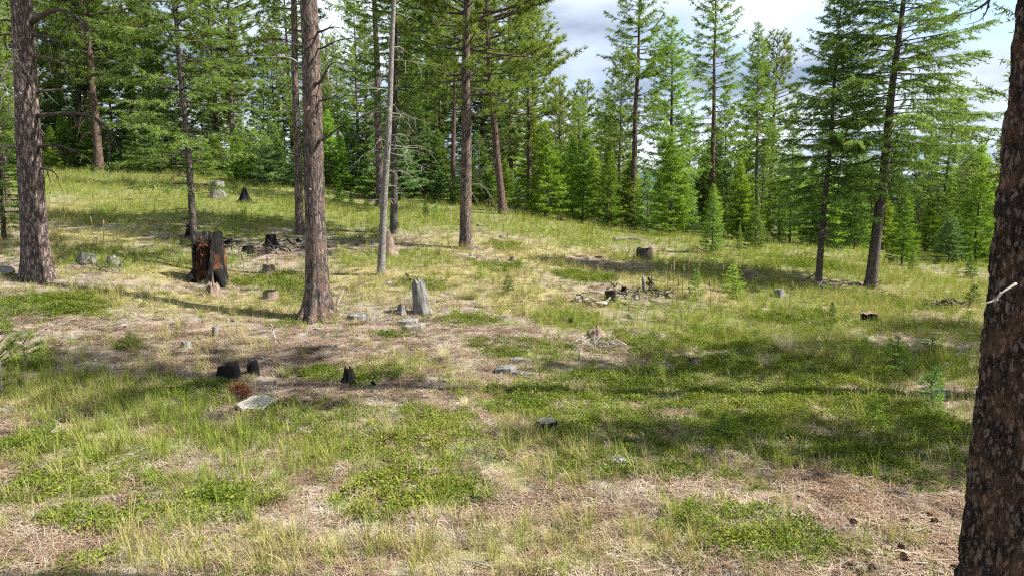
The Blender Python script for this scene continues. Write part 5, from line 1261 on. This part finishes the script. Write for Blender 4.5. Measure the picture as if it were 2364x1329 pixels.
stump(1440, 676, 14, 12, "tiny black charred nub behind the square charred stump", 'char', 60, jag=0.4)

# ------------------------------------------------------------------ rocks
def rock_geo(seed, sx, sy, sz, cuts=22, sub=3, rough=0.09):
    rng_ = np.random.default_rng(seed)
    import bmesh
    bm = bmesh.new(); bmesh.ops.create_icosphere(bm, subdivisions=sub, radius=1.0)
    V = np.array([v.co[:] for v in bm.verts]); F = np.array([[v.index for v in f.verts] for f in bm.faces]); bm.free()
    for _ in range(cuts):
        n_ = unit(rng_.normal(size=(1, 3)))[0]; d = rng_.uniform(0.45, 0.8)
        ex = np.maximum(V @ n_ - d, 0); V = V - ex[:, None] * n_[None] * 0.95
    V = V * (1 + rough * 2 * (fbm(V * 3 + seed, seed, 3) - 0.5))[:, None]
    g_ = Geo(); g_.add(V * [sx, sy, sz], F, 0, smooth=False)
    return g_
def slab_geo(seed, sx, sy, sz):
    rng_ = np.random.default_rng(seed + 40); n = int(rng_.integers(6, 9))
    a_ = np.sort(np.linspace(0, 2 * math.pi, n, endpoint=False) + rng_.uniform(-0.25, 0.25, n)); r_ = rng_.uniform(0.78, 1.08, n)
    ring = np.stack([np.cos(a_) * r_ * sx, np.sin(a_) * r_ * sy], 1); ring = np.repeat(ring, 3, 0) * 2 / 3 + np.roll(np.repeat(ring, 3, 0), -1, 0) / 3
    m_ = len(ring); ring = ring * (1 + rng_.normal(size=(m_, 1)) * 0.02); zt = sz * (1 + rng_.normal(size=m_) * 0.10) + ring[:, 0] / sx * sz * 0.25
    V = np.vstack([np.column_stack([ring * 1.02, np.full(m_, -sz)]), np.column_stack([ring, zt * 0.75]), np.column_stack([ring * 0.94, zt]), np.column_stack([ring * 0.5, zt * 1.06 + rng_.normal(size=m_) * 0.04 * sz]), [[0, 0, sz * 1.08]]])
    j_ = np.arange(m_); j2_ = (j_ + 1) % m_
    F = np.concatenate([np.stack([k * m_ + j_, k * m_ + j2_, (k + 1) * m_ + j2_, (k + 1) * m_ + j_], 1) for k in range(3)])
    g_ = Geo(); g_.add(V, F, 0, smooth=False); g_.F.append((np.stack([3 * m_ + j_, 3 * m_ + j2_, np.full(m_, 4 * m_)], 1), 0, False))
    return g_
def rock(px, py, wpx, hpx, label, mat, seed, flat=None, sink=0.36, rz=None, tilt=0.0, depth=0.8):
    p = at(px, py); k = pxm(p); w = wpx * k / 2; h = (hpx * k / 2) / math.cos(0.25)
    o = link("rock", (rock_geo(seed, w, w * depth, h) if flat is None else slab_geo(seed, w, w * depth, flat * k)).mesh("rock", [M[mat]]))
    o.location = (p[0], p[1], p[2] + (h if flat is None else flat * k) * (1 - 2 * sink))
    o.rotation_euler = (tilt, tilt * 0.4, (seed * 1.7) % 0.8 - 0.4 if rz is None else rz)
    return tag(o, label, "rock")
rock(14, 632, 66, 36, "rounded grey boulder at the foot of the thick pink-barked pine", 'rock', 1)
rock(340, 473, 22, 12, "whitish rock in bright grass on the back slope", 'rock_pale', 2)
rock(225, 552, 24, 10, "white rock at the shade edge right of thick pink-barked pine", 'rock_pale', 3)
rock(335, 546, 18, 12, "white pointed rock in grass between the thick pine and burnt stump", 'rock_pale', 4)
rock(300, 461, 40, 8, "flat pale rock sunk in the upper sunny slope", 'rock_pale', 5)
rock(370, 464, 36, 10, "low grey rock patch beside the thin fir's trunk on the slope", 'rock', 6)
rock(592, 938, 86, 40, "large flat tan slab of rock in the foreground", 'rock_tan', 7, flat=4, sink=-0.6, rz=0.25, tilt=0.15, depth=1.0)
rock(940, 748, 58, 16, "flat lichen-grey rock behind the cream ledge", 'rock', 8, flat=8)
rock(955, 760, 52, 20, "cream-coloured rock ledge with shadowed underside", 'rock_cream', 9, flat=9, rz=0.3)
rock(888, 768, 30, 16, "small cream rock left of the cream ledge", 'rock_cream', 10)
rock(825, 736, 52, 22, "angular grey weathered slab beside the stout pine's roots", 'rock', 11, flat=9)
rock(1165, 858, 52, 30, "broken tan stone slab on bare ground in the middle foreground", 'rock_pale', 12, flat=7, sink=0.1)
rock(1205, 866, 66, 14, "long pale stone ledge right of the broken tan slab", 'rock_pale', 13, flat=6, rz=-0.35, depth=0.4)
rock(1192, 833, 36, 8, "thin grey flat stone above the broken tan slab", 'rock', 14, flat=5)
rock(1158, 876, 22, 12, "small cream block under the broken tan slab", 'rock_cream', 15)
rock(1418, 1066, 58, 28, "grey lichen-marked rock in the green mat", 'rock', 16, flat=9, rz=-0.2)
rock(885, 915, 16, 13, "small white stone on shaded litter", 'rock_pale', 17)
rock(515, 862, 32, 18, "pale stone leaning on the broad black burnt stump", 'rock_pale', 18)
rock(1468, 692, 18, 16, "small white stone on the mound beside the charred stump", 'rock_pale', 19)
rock(1421, 686, 24, 14, "pale grey stone right of the square charred stump", 'rock', 20)
rock(1527, 680, 42, 14, "white weathered flat stone at the mound's far end", 'rock_pale', 21, flat=6, rz=-0.25, depth=0.5)
rock(1160, 550, 18, 14, "grey rock on the crest right of the dark straight pine", 'rock', 22)
rock(1110, 522, 20, 12, "grey rounded rock on the rise behind the dark straight pine", 'rock', 23)
rock(1282, 532, 28, 12, "pale grey rock cluster on the rise before the bright larches", 'rock', 24)
rock(1240, 524, 10, 8, "small grey rock left of the pale cluster on the rise", 'rock', 25)
rock(1092, 514, 12, 8, "pale small rock at the shadow's end on the rise", 'rock_pale', 26)
rock(220, 832, 18, 10, "small dark grey stone on bare litter at the lower slope", 'rock', 27)
rock(275, 850, 24, 9, "small pale stone on litter below the green sapling", 'rock_pale', 28)
rock(150, 862, 12, 9, "little white stone at the left grass edge", 'rock_pale', 29)
rock(897, 656, 28, 12, "grey rock half hidden in straw grass above the weathered trunk", 'rock', 30)
rock(2170, 908, 70, 16, "bluish-grey flat rock in grass by the thin sapling", 'rock', 31, flat=5)
rock(1040, 678, 32, 9, "low brownish-grey rock right of the weathered broken trunk", 'rock', 32)
rock(1018, 878, 18, 8, "small pale stone in litter near the tuft", 'rock_pale', 33)
rock(925, 938, 22, 12, "brown-grey stone on shaded litter above the mat", 'rock', 34)
rock(855, 912, 24, 14, "dark rough stone beside the small white stone", 'rock', 35)
rock(1640, 1142, 36, 12, "low grey-brown stone on the bare foreground litter", 'rock', 36)
rock(460, 664, 36, 10, "flat grey stone before the burnt stump's root", 'rock', 37)
rock(1840, 716, 20, 8, "pale stone in sunny grass right of the rounded stump", 'rock_pale', 38)
rock(730, 290 + 470, 24, 10, "pale dusty stone at the stout pine's roots", 'rock_pale', 39)

def chunk(px, py, w, h, label, mat, seed):
    o = rock(px, py, w, h, label, mat, seed, None, 0.2, seed * 0.7, 0.5, 0.6); o.name = "charred_chunk"; o["category"] = "wood chunk"
for i, (px, py, w, h, lab, mt) in enumerate(((862, 888, 30, 15, "black charred chunk right of the jagged burnt stump", 'char'), (862, 908, 26, 16, "dark broken wood chunk above the small white stone", 'wood_brown'), (930, 936, 18, 16, "black chunk beside the brown-grey stone", 'char'),
        (1318, 742, 34, 14, "dark charred log butt left of the root crown", 'char'), (1382, 726, 18, 12, "black chunk above the root crown", 'char'), (1455, 735, 22, 16, "grey fibrous wood chunk below the mound", 'wood_grey'), (1540, 688, 16, 12, "black chunk at the mound's far end", 'char'),
        (1612, 838, 40, 16, "splintered dark wood lying on the rotten stump", 'wood_brown'), (690, 560, 26, 12, "dark chunk behind the stout pine's trunk", 'char'), (474, 556, 16, 12, "small charred chunk right of the thin fir", 'char'), (1385, 596, 30, 10, "dark rotten chunk left of the brown ridged stump", 'wood_brown'),
        (1500, 660, 40, 14, "charred slab under the upright grey branch", 'char'), (678, 905, 20, 14, "grey wood chunk on shaded litter right of the slab", 'wood_grey'), (1300, 745, 26, 10, "brown bark slab before the charred log butt", 'wood_brown'), (775, 770, 20, 8, "pale bark slab by the stout pine's roots", 'wood_grey'), (940, 640, 18, 12, "dark chunk in straw grass above the grey rock", 'char'))):
    chunk(px, py, w, h, lab, mt, 200 + i)

# ------------------------------------------------------------------ logs, sticks and roots
def stick(name, lst, r, label, mat, cat="stick", seed=0, twigs=0, lift=0.3, sides=8):
    """fallen wood along ground points given on the photograph; an optional third number lifts the point (metres)"""
    rng_ = np.random.default_rng(seed + 900)
    P = []
    for c in lst:
        q = at(c[0], c[1])
        if len(c) > 2:
            d = c[2]; q = at_plane(c[0], c[1], P[-1][1] if (P and d is True) else q[1]) if d is True else q + np.array([0, 0, d])
        P.append(q)
    P = np.array(P); o0 = P[0].copy(); g_ = Geo()
    if len(lst[0]) == 2: P[:, 2] += r * lift
    Q = spline(P - o0, max(8, 4 * len(P)))
    rad = r * (1 - 0.45 * np.linspace(0, 1, len(Q)))
    geo_tube(g_, Q, rad, sides, 0, 0.10, rng_)
    for k_ in range(twigs):
        i = int(rng_.integers(1, len(Q) - 1)); v = unit((rng_.normal(size=3) + [0, 0, 0.5])[None])[0] * r * rng_.uniform(5, 12)
        geo_tube(g_, np.stack([Q[i], Q[i] + v * 0.5 + rng_.normal(size=3) * r, Q[i] + v]), rad[i] * np.array([0.5, 0.35, 0.12]), 5, 0)
    o = link(name, g_.mesh(name, [M[mat]])); o.location = o0
    return tag(o, label, cat)
stick("log", [(1812, 640), (1880, 652), (1960, 662)], 0.07, "long dark fallen log lying between the two leaning firs", 'wood_brown', "log", 1, 4)
stick("log", [(1925, 668), (1950, 660)], 0.06, "short grey fallen log below the two leaning firs", 'wood_grey', "log", 2)
stick("log", [(1965, 660), (2005, 655)], 0.10, "thick dark log end butting the larger fir's foot", 'wood_brown', "log", 3)
stick("log", [(1600, 568), (1640, 585), (1685, 598)], 0.035, "bleached pole lying in shade by the lone young fir", 'wood_grey', "log", 4, 3)
stick("log", [(1418, 556), (1445, 553), (1478, 555)], 0.13, "grey rotten log lying on the far rise", 'wood_grey', "log", 5)
stick("log", [(1382, 574), (1415, 577)], 0.05, "pale barkless log piece near the brown ridged stump", 'twig_pale', "log", 6)
stick("log", [(1452, 578), (1478, 583)], 0.03, "thin weathered pole left of the brown ridged stump", 'wood_grey', "log", 7)
stick("log", [(1500, 694), (1540, 706)], 0.055, "grey flat log on the littered mound", 'wood_grey', "log", 8)
stick("log", [(1430, 698), (1452, 707), (1468, 712)], 0.045, "black charred branch lying along the mound's front", 'char', "log", 9)
stick("log", [(1335, 697), (1362, 688)], 0.04, "pale split wood piece at the mound's end", 'twig_pale', "log", 10, 2)
stick("log", [(1365, 706), (1382, 700), (1392, 704)], 0.06, "curved grey-brown wood chunk before the square charred stump", 'wood_brown', "log", 11)
stick("log", [(1488, 676), (1484, 640, True)], 0.07, "upright grey broken branch on the mound", 'wood_grey', "branch", 12)
stick("log", [(1512, 668), (1496, 642, True)], 0.05, "dark slanting branch crossing the upright grey one", 'char', "branch", 13, 2)
stick("log", [(1500, 646), (1535, 652)], 0.06, "bleached log behind the upright broken branch", 'wood_grey', "log", 14, 2)
stick("log", [(1300, 738), (1330, 744)], 0.06, "dark fallen log end left of the root crown", 'wood_brown', "log", 15)
stick("stick", [(640, 808), (634, 780, 0.05), (626, 748, True)], 0.022, "bent white bare stick standing up from litter", 'twig_pale', "stick", 16, 1)
stick("stick", [(320, 862), (415, 860)], 0.014, "thin pale pole lying on shaded litter", 'twig_pale', "stick", 17)
stick("stick", [(520, 888), (556, 898)], 0.012, "short white stick above the tan slab", 'twig_pale', "stick", 18)
stick("stick", [(300, 722), (345, 736), (392, 738)], 0.014, "thin dark crooked stick in dry grass", 'dead_dark', "stick", 19, 1)
stick("stick", [(855, 590), (835, 578)], 0.05, "short grey wood chunk on bare ground by the dead tree", 'wood_grey', "log", 20)
stick("log", [(790, 570), (850, 585)], 0.04, "dark slab of bark debris behind the stout pine", 'wood_brown', "log", 21)
stick("stick", [(660, 705), (690, 690), (705, 675, 0.15)], 0.018, "dark dead branch leaning at the stout pine's foot", 'dead_dark', "stick", 22, 3)
stick("stick", [(778, 705), (795, 690, 0.25)], 0.02, "dead branch stub poking up right of the stout pine", 'dead_grey', "stick", 23, 2)
stick("stick", [(840, 742), (900, 728), (935, 724)], 0.03, "grey exposed root between stout pine and squat stump", 'wood_grey', "root", 24, 2)
stick("stick", [(1095, 830), (1160, 845)], 0.008, "thin straw-coloured stick on open litter", 'twig_pale', "stick", 25)
stick("stick", [(975, 815), (1040, 798), (1085, 796)], 0.010, "long thin bent twig left of the bunchgrass tuft", 'dead_grey', "stick", 26)
stick("stick", [(1770, 1048), (1820, 1062)], 0.009, "thin pale twig on foreground litter by the mat", 'twig_pale', "stick", 27)
stick("stick", [(1985, 998), (2050, 1002)], 0.008, "thin black twig lying in the shaded mat", 'char', "stick", 28)
stick("stick", [(1282, 652), (1305, 664, 0.15), (1325, 676)], 0.012, "arched grey twig at the mound's outer end", 'dead_grey', "stick", 29, 3)
stick("stick", [(660, 850), (668, 862)], 0.03, "short grey wood bit by the shaded brown grass", 'wood_grey', "stick", 30)
stick("stick", [(520, 790), (545, 800), (562, 788)], 0.02, "curled dark twig loop on shaded litter", 'dead_dark', "stick", 31, 2)
stick("stick", [(2140, 705), (2180, 712), (2225, 706)], 0.04, "dark dead brush heap limb at the far grass edge", 'dead_dark', "branch", 32, 10)
for i, (lst, lab) in enumerate((([(1368, 780), (1345, 795), (1338, 830)], "bleached root reaching down from the grey root crown"), ([(1372, 788), (1365, 810), (1345, 822)], "forked white root below the grey root crown"),
                                ([(1385, 785), (1410, 800), (1425, 812)], "pale root trailing right from the grey root crown"), ([(1360, 770), (1335, 782), (1320, 800)], "outermost curling root left of the grey root crown"), ([(1385, 760), (1370, 742), (1352, 728)], "dark root rising behind the grey root crown"))):
    stick("root", lst, 0.022, lab, 'dead_grey' if i < 4 else 'wood_brown', "root", 40 + i, 2)
# debris of bark and sticks on the bare strip behind the big stump
rd = np.random.default_rng(808)
for i in range(26):
    px = rd.uniform(375, 690) if i < 16 else rd.uniform(760, 960); py = rd.uniform(545, 592)
    a0 = rd.uniform(-1, 1)
    stick("bark_chunk", [(px, py), (px + rd.uniform(8, 26) * (1 if a0 > 0 else -1), py + rd.uniform(-5, 5))], rd.uniform(0.015, 0.045), "weathered bark chunk on the bare strip behind the burnt stump" if i < 16 else "weathered bark chunk on the bare strip by the leaning dead tree", ['wood_brown', 'wood_grey', 'char'][i % 3], "bark", 60 + i)["group"] = "bark chunks behind the burnt stump" if i < 16 else "bark chunks by the leaning dead tree"

for i in range(22):
    px = rd.uniform(1335, 1570); py = rd.uniform(662, 712)
    stick("wood_chip", [(px, py), (px + rd.uniform(8, 24) * rd.choice([-1, 1]), py + rd.uniform(-4, 4))], rd.uniform(0.012, 0.03), "small weathered wood chip strewn on the littered mound", ['wood_grey', 'twig_pale', 'wood_brown', 'char'][i % 4], "wood chip", 160 + i)["group"] = "wood chips on the littered mound"
def brush_heap(px, py, wpx, hpx, n, label, mats, seed, r=0.014):
    rng_ = np.random.default_rng(seed); p = at(px, py); k_ = pxm(p); w = wpx * k_ / 2; h = hpx * k_
    o = thing("brush_heap", label, "brush", p)
    for i in range(n):
        c = np.array([rng_.uniform(-1, 1) * w, rng_.normal() * w * 0.35, 0.0]); a_ = rng_.uniform(0, 6.28); l = w * rng_.uniform(0.25, 0.8)
        el = abs(rng_.normal()) * 0.35; d = np.array([math.cos(a_) * math.cos(el), math.sin(a_) * math.cos(el), math.sin(el)])
        q = np.stack([c - d * l * 0.5, c - d * l * 0.1 + rng_.normal(size=3) * l * 0.07, c + d * l * 0.3 + rng_.normal(size=3) * l * 0.08, c + d * l * 0.7]); q[:, 2] += h * rng_.uniform(0.05, 0.5) - min(0, 0)
        q[:, 2] += ground(q[:, 0] + p[0], q[:, 1] + p[1]) - p[2]
        g_ = Geo(); geo_tube(g_, spline(q, 8), r * rng_.uniform(0.5, 1.6) * (1 - 0.7 * np.linspace(0, 1, len(spline(q, 8)))), 5, 0, 0.1, rng_)
        link("stick", g_.mesh("stick", [M[mats[i % len(mats)]]]), o)
brush_heap(1375, 800, 110, 26, 34, "tangle of bleached roots and sticks round the grey root crown", ['dead_grey', 'dead_grey', 'twig_pale', 'wood_brown'], 1, 0.014)
brush_heap(1478, 682, 140, 22, 28, "heap of broken slash on the littered mound's crown", ['wood_grey', 'dead_dark', 'char', 'wood_brown'], 2, 0.030)
brush_heap(1372, 702, 80, 26, 20, "small slash pile at the littered mound's near end", ['wood_brown', 'twig_pale', 'char'], 3, 0.040)
brush_heap(2185, 708, 95, 30, 28, "dark brush heap in far grass near the dark trunk", ['dead_dark', 'wood_brown', 'dead_dark'], 4, 0.034)
brush_heap(600, 574, 190, 16, 32, "strewn bark and sticks between the charred stumps", ['wood_brown', 'wood_grey', 'char'], 5, 0.038)
brush_heap(410, 556, 80, 14, 16, "dark slash left of the thin fir's foot", ['dead_dark', 'wood_brown'], 6, 0.034)
brush_heap(880, 738, 110, 12, 18, "grey sticks and roots between the stout pine and squat stump", ['wood_grey', 'dead_grey', 'wood_brown'], 7, 0.016)
brush_heap(1935, 664, 150, 12, 18, "broken boughs lying along the log under the leaning firs", ['wood_brown', 'wood_grey', 'dead_dark'], 8, 0.040)
brush_heap(240, 622, 120, 10, 14, "sticks and bark in tree shade by the grey tilted stump", ['wood_grey', 'dead_dark', 'wood_brown'], 9, 0.022)
brush_heap(1390, 618, 120, 10, 16, "scattered brown twigs on the bare patch below the rotten log", ['wood_brown', 'dead_grey'], 10, 0.02)
brush_heap(950, 815, 50, 14, 14, "small dark twig nest on litter left of the bunchgrass", ['dead_dark', 'dead_grey'], 11, 0.010)
# reddish dead twig with needles beside the tan slab
p = at(555, 912); k = pxm(p)
o = thing("dead_pine_bough", "rust-red dead pine bough lying above the tan slab", "branch", p)
g_ = Geo(); rq = np.random.default_rng(5)
n = 420; c = rq.uniform(0, 1, n); pos = np.stack([(c - 0.5) * 52 * k, (0.5 - c) * 0.35 + rq.normal(size=n) * 0.06, 0.05 + rq.uniform(0, 0.10, n)], 1); d = unit(rq.normal(size=(n, 3)) + [0.7, -0.4, 0.2])
sv = unit(np.cross(d, rq.normal(size=(n, 3)))) * 0.004
g_.add(np.stack([pos - sv, pos + sv, pos + d * 0.14 + sv * 0.3, pos + d * 0.14 - sv * 0.3], 1), np.arange(n * 4).reshape(-1, 4), 0, np.repeat(rq.random(n), 4), False)
link("needles", g_.mesh("needles", [M['red_needles']]), o)
g_ = Geo(); geo_tube(g_, np.array([[-26 * k, 0.17, 0.04], [0, 0, 0.06], [26 * k, -0.17, 0.05]]), np.array([0.012, 0.009, 0.004]), 6)
link("stem", g_.mesh("stem", [M['rot']]), o)

# ------------------------------------------------------------------ saplings and single plants on the clearing
for kind, px, py, top, w, lab in (
    ('sapling', 2070, 852, 775, 1.5, "bushy bright fir sapling on the sunny right slope"),
    ('sapling', 1992, 815, 775, 1.6, "low bright fir sapling left of the bushy one"),
    ('sapling', 2150, 820, 775, 1.8, "spreading low fir sapling right of the bushy one"),
    ('thin_sapling', 2160, 948, 845, 1.1, "thin upright fir sapling beside the bluish flat rock"),
    ('sapling', 2012, 985, 905, 1.3, "shaded fir sapling in the green mat left of the thin sapling"),
    ('sapling', 1668, 1010, 950, 1.5, "pale green fir sapling in the middle of the sunlit mat"),
    ('thin_sapling', 2247, 705, 655, 1.2, "dark little fir sapling near the white broken twig"),
    ('sapling', 1690, 676, 612, 1.25, "fir sapling in sunny grass left of the striped stump"),
    ('sapling', 1700, 690, 655, 1.7, "low dark sapling at the sunny fir sapling's foot"),
    ('sapling', 1112, 644, 610, 1.2, "small fir sapling in dry grass right of the weathered trunk"),
    ('thin_sapling', 1172, 678, 630, 1.0, "faint thin fir sapling standing in straw grass"),
    ('sapling', 300, 806, 762, 1.5, "yellow-green fir sapling on the lower left litter"),
    ('sapling', 1515, 862, 810, 1.3, "soft pale sapling in the mat near the rotten stump"),
    ('thin_sapling', 1608, 690, 620, 0.9, "slim fir sapling among the dry stalks"),
    ('thin_sapling', 1920, 735, 695, 0.7, "tiny dark pine-like sapling left of the flat-topped stump"),
    ('sapling', 2235, 745, 715, 1.5, "pale low sapling on far grass by the near dark trunk"),
    ('sapling', 1750, 740, 705, 0.9, "feathery pale sapling in sunlit grass at the slope's middle"),
    ('pine_sapling', 4, 918, 690, 0.6, "gangly pine sapling with yellow-green tufts at the view's left border"),
    ('pine_sapling', 62, 850, 770, 1.6, "low yellow-green pine seedling beside the gangly pine sapling"),
    ('sapling', 460, 560, 535, 1.0, "tiny green seedling by the black snag nub"),
    ('sapling', 1010, 500, 470, 1.3, "small sapling on the rise beyond the drooping fir")):
    plant_px(kind, px, py, top, lab, None, "saplings on the clearing", w)

# dry flower stalks
def stalk(px, py, top, label, seed, r=0.010, head=True):
    p = at(px, py); H = max(at_plane(px, top, p[1])[2] - p[2], 0.2); rng_ = np.random.default_rng(seed)
    o = thing("dry_stalk", label, "stalk", p, "dry stalks standing in the grass")
    bend = rng_.normal(size=2) * 0.06 * H
    P = np.array([[0, 0, -0.05], [bend[0] * 0.2, bend[1] * 0.2, H * 0.4], [bend[0] * 0.6, bend[1] * 0.6, H * 0.75], [bend[0], bend[1], H]])
    g_ = Geo(); geo_tube(g_, spline(P, 8), np.linspace(r, r * 0.5, 9)[:len(spline(P, 8))], 6); link("stem", g_.mesh("stem", [M['stalk']]), o)
    if head:
        g_ = Geo(); q = P[3] - np.array([0, 0, H * 0.28]); geo_tube(g_, np.stack([q + (P[3] - q) * f for f in (0, .2, .5, .8, 1)]), r * np.array([0.9, 1.9, 2.2, 1.7, 0.7]), 7, 0, 0.2, rng_)
        link("seed_head", g_.mesh("seed_head", [M['stalk']]), o)
STALKS = [(1553, 700, 600, "tallest dry stalk in the cluster behind the mound"), (1562, 705, 640, "second dry stalk in the cluster, beside the tallest"), (1575, 690, 610, "dry stalk right of the tallest one in the cluster"),
      (1590, 668, 590, "dark-headed dry stalk at the cluster's far side"), (1640, 715, 640, "lone dry stalk right of the cluster"), (1540, 672, 610, "short dry stalk at the cluster's left"), (1574, 780, 712, "dry stalk with thick head in the mat below the cluster"),
      (1560, 785, 730, "shorter dry stalk beside the thick-headed one"), (1822, 714, 650, "tall dry stalk in sunny grass before the leaning firs"), (1468, 640, 585, "dry stalk in front of the brown ridged stump"), (1590, 720, 660, "dry stalk low in the cluster's front"),
      (1612, 660, 600, "thin dry stalk behind the slim sapling"), (1665, 660, 612, "dry stalk left of the sunny fir sapling"), (240, 560, 505, "dry stalk in the slope grass left of the thin fir"), (216, 548, 500, "dark dry stalk farthest up the slope grass"),
      (182, 555, 520, "short leafy-headed stalk in slope grass"), (628, 650, 590, "dry stalk between the burnt stump and stout pine"), (565, 640, 585, "thin stalk right of the burnt stump"), (1115, 1170, 1100, "dry seed stalk in the foreground mat"), (935, 1150, 1065, "thin dry grass stalk in the foreground mat's middle")]
for i, (px, py, top, lab) in enumerate(STALKS):
    stalk(px, py, top, lab, 300 + i, 0.011 if py < 760 else 0.006)

# bunchgrass fountains
def bunch(px, py, wpx, hpx, label, seed, mat='grass_pale'):
    rng_ = np.random.default_rng(seed); p = at(px, py); k_ = pxm(p)
    me = blade_mesh("bunchgrass", 190, hpx * k_ * 1.15, wpx * k_ * 0.14, 0.75, 0.006, M['bunch_' + mat], rng_, 4, 0.15)
    o = link("bunchgrass", me); o.location = p
    tag(o, label, "bunchgrass", "bunchgrass tufts")
M['bunch_grass_pale'] = leaf_mat("bunchgrass_blade", (0.28, 0.255, 0.15), (0.44, 0.395, 0.26), (0.60, 0.54, 0.40), transl=0.25)
M['bunch_grass_dry'] = leaf_mat("bunchgrass_green_blade", (0.17, 0.20, 0.07), (0.34, 0.32, 0.14), (0.50, 0.44, 0.24), transl=0.25)
for i, (px, py, w, h, lab, mt) in enumerate(((1030, 832, 60, 44, "pale bunchgrass fountain on open litter", 'grass_pale'), (1815, 815, 110, 60, "big straw bunchgrass clump on the sunny right slope", 'grass_pale'), (1765, 850, 70, 40, "greyish collapsed bunchgrass left of the big straw clump", 'grass_pale'),
        (1530, 742, 80, 34, "straw bunchgrass below the littered mound", 'grass_pale'), (1290, 700, 80, 40, "bunchgrass fountain left of the mound", 'grass_dry'), (1090, 690, 60, 40, "tall straw bunchgrass right of the weathered trunk", 'grass_dry'),
        (1870, 830, 60, 40, "straw bunchgrass right of the big clump", 'grass_dry'), (1080, 945, 50, 36, "grey bunchgrass at the mat's upper edge", 'grass_pale'), (905, 1010, 60, 36, "green-brown bunchgrass in the foreground mat", 'grass_dry'), (660, 870, 60, 34, "reddish-brown bunchgrass in foreground shade", 'grass_dry'),
        (690, 1240, 90, 60, "pale fine bunchgrass at the lower foreground", 'grass_pale'), (1010, 590, 50, 26, "bright bunchgrass by the pale dead tree", 'grass_dry'), (540, 725, 60, 28, "straw bunchgrass below the splintered shards", 'grass_dry'), (1960, 790, 60, 30, "yellow bunchgrass by low saplings", 'grass_dry'))):
    bunch(px, py, w, h, lab, 500 + i, mt)

# pine cones on the litter
def cone_mesh(seed):
    g_ = Geo(); n = 64; i = np.arange(n); t_ = i / n; a_ = i * 2.399963; r_ = 0.030 * np.sin(np.pi * (0.12 + 0.84 * t_)) + 0.004
    c = np.stack([np.cos(a_) * r_ * 0.5, np.sin(a_) * r_ * 0.5, t_ * 0.085], 1); d = np.stack([np.cos(a_), np.sin(a_), np.full(n, 0.45)], 1); s_ = np.stack([-np.sin(a_), np.cos(a_), np.zeros(n)], 1)
    L_ = (r_ * 0.8)[:, None]
    V = np.stack([c, c + d * L_ * 0.7 + s_ * 0.008, c + d * L_, c + d * L_ * 0.7 - s_ * 0.008], 1)
    g_.add(V, np.arange(n * 4).reshape(-1, 4), 0, smooth=False)
    geo_tube(g_, np.array([[0, 0, 0], [0, 0, 0.04], [0, 0, 0.085]]), np.array([0.010, 0.014, 0.003]), 8)
    return g_.mesh("pine_cone", [M['cone']])
CM = [cone_mesh(0)]
rc = np.random.default_rng(12)
for i, (px, py, lab) in enumerate(((1955, 1309, "brown pine cone at the litter's front by the mat edge"), (1975, 1322, "reddish pine cone lowest beside the mat edge"), (2015, 1316, "pine cone left of a pair near the front"), (2030, 1322, "pine cone right of the pair near the front"),
        (2085, 1300, "pine cone below the bare middle litter"), (2095, 1296, "pine cone touching the one below the bare litter"), (2188, 1263, "dark pine cone closest to the near trunk"), (2082, 1268, "upright pine cone in the bare litter's middle"), (2101, 1210, "pine cone above the upright one"),
        (2147, 1208, "pine cone right of middle on the litter"), (2152, 1193, "pine cone highest on the bare litter"), (1977, 1214, "small pine cone beside yellow tuft"), (1920, 1325, "pine cone under the mat's lower tip"), (160, 1235, "lone pine cone in the lower left grass"),
        (2200, 1312, "pine cone at the near trunk's foot"), (1830, 1290, "pine cone half hidden by the lower mat"))):
    p = at(px, py); o = link("pine_cone", CM[0]); o.location = (p[0], p[1], p[2] + 0.035); o.scale = (0.9,) * 3
    o.rotation_euler = (math.pi / 2 + rc.normal() * 0.3, rc.normal() * 0.2, rc.uniform(0, 6.28)); tag(o, lab, "pine cone", "pine cones on the litter")
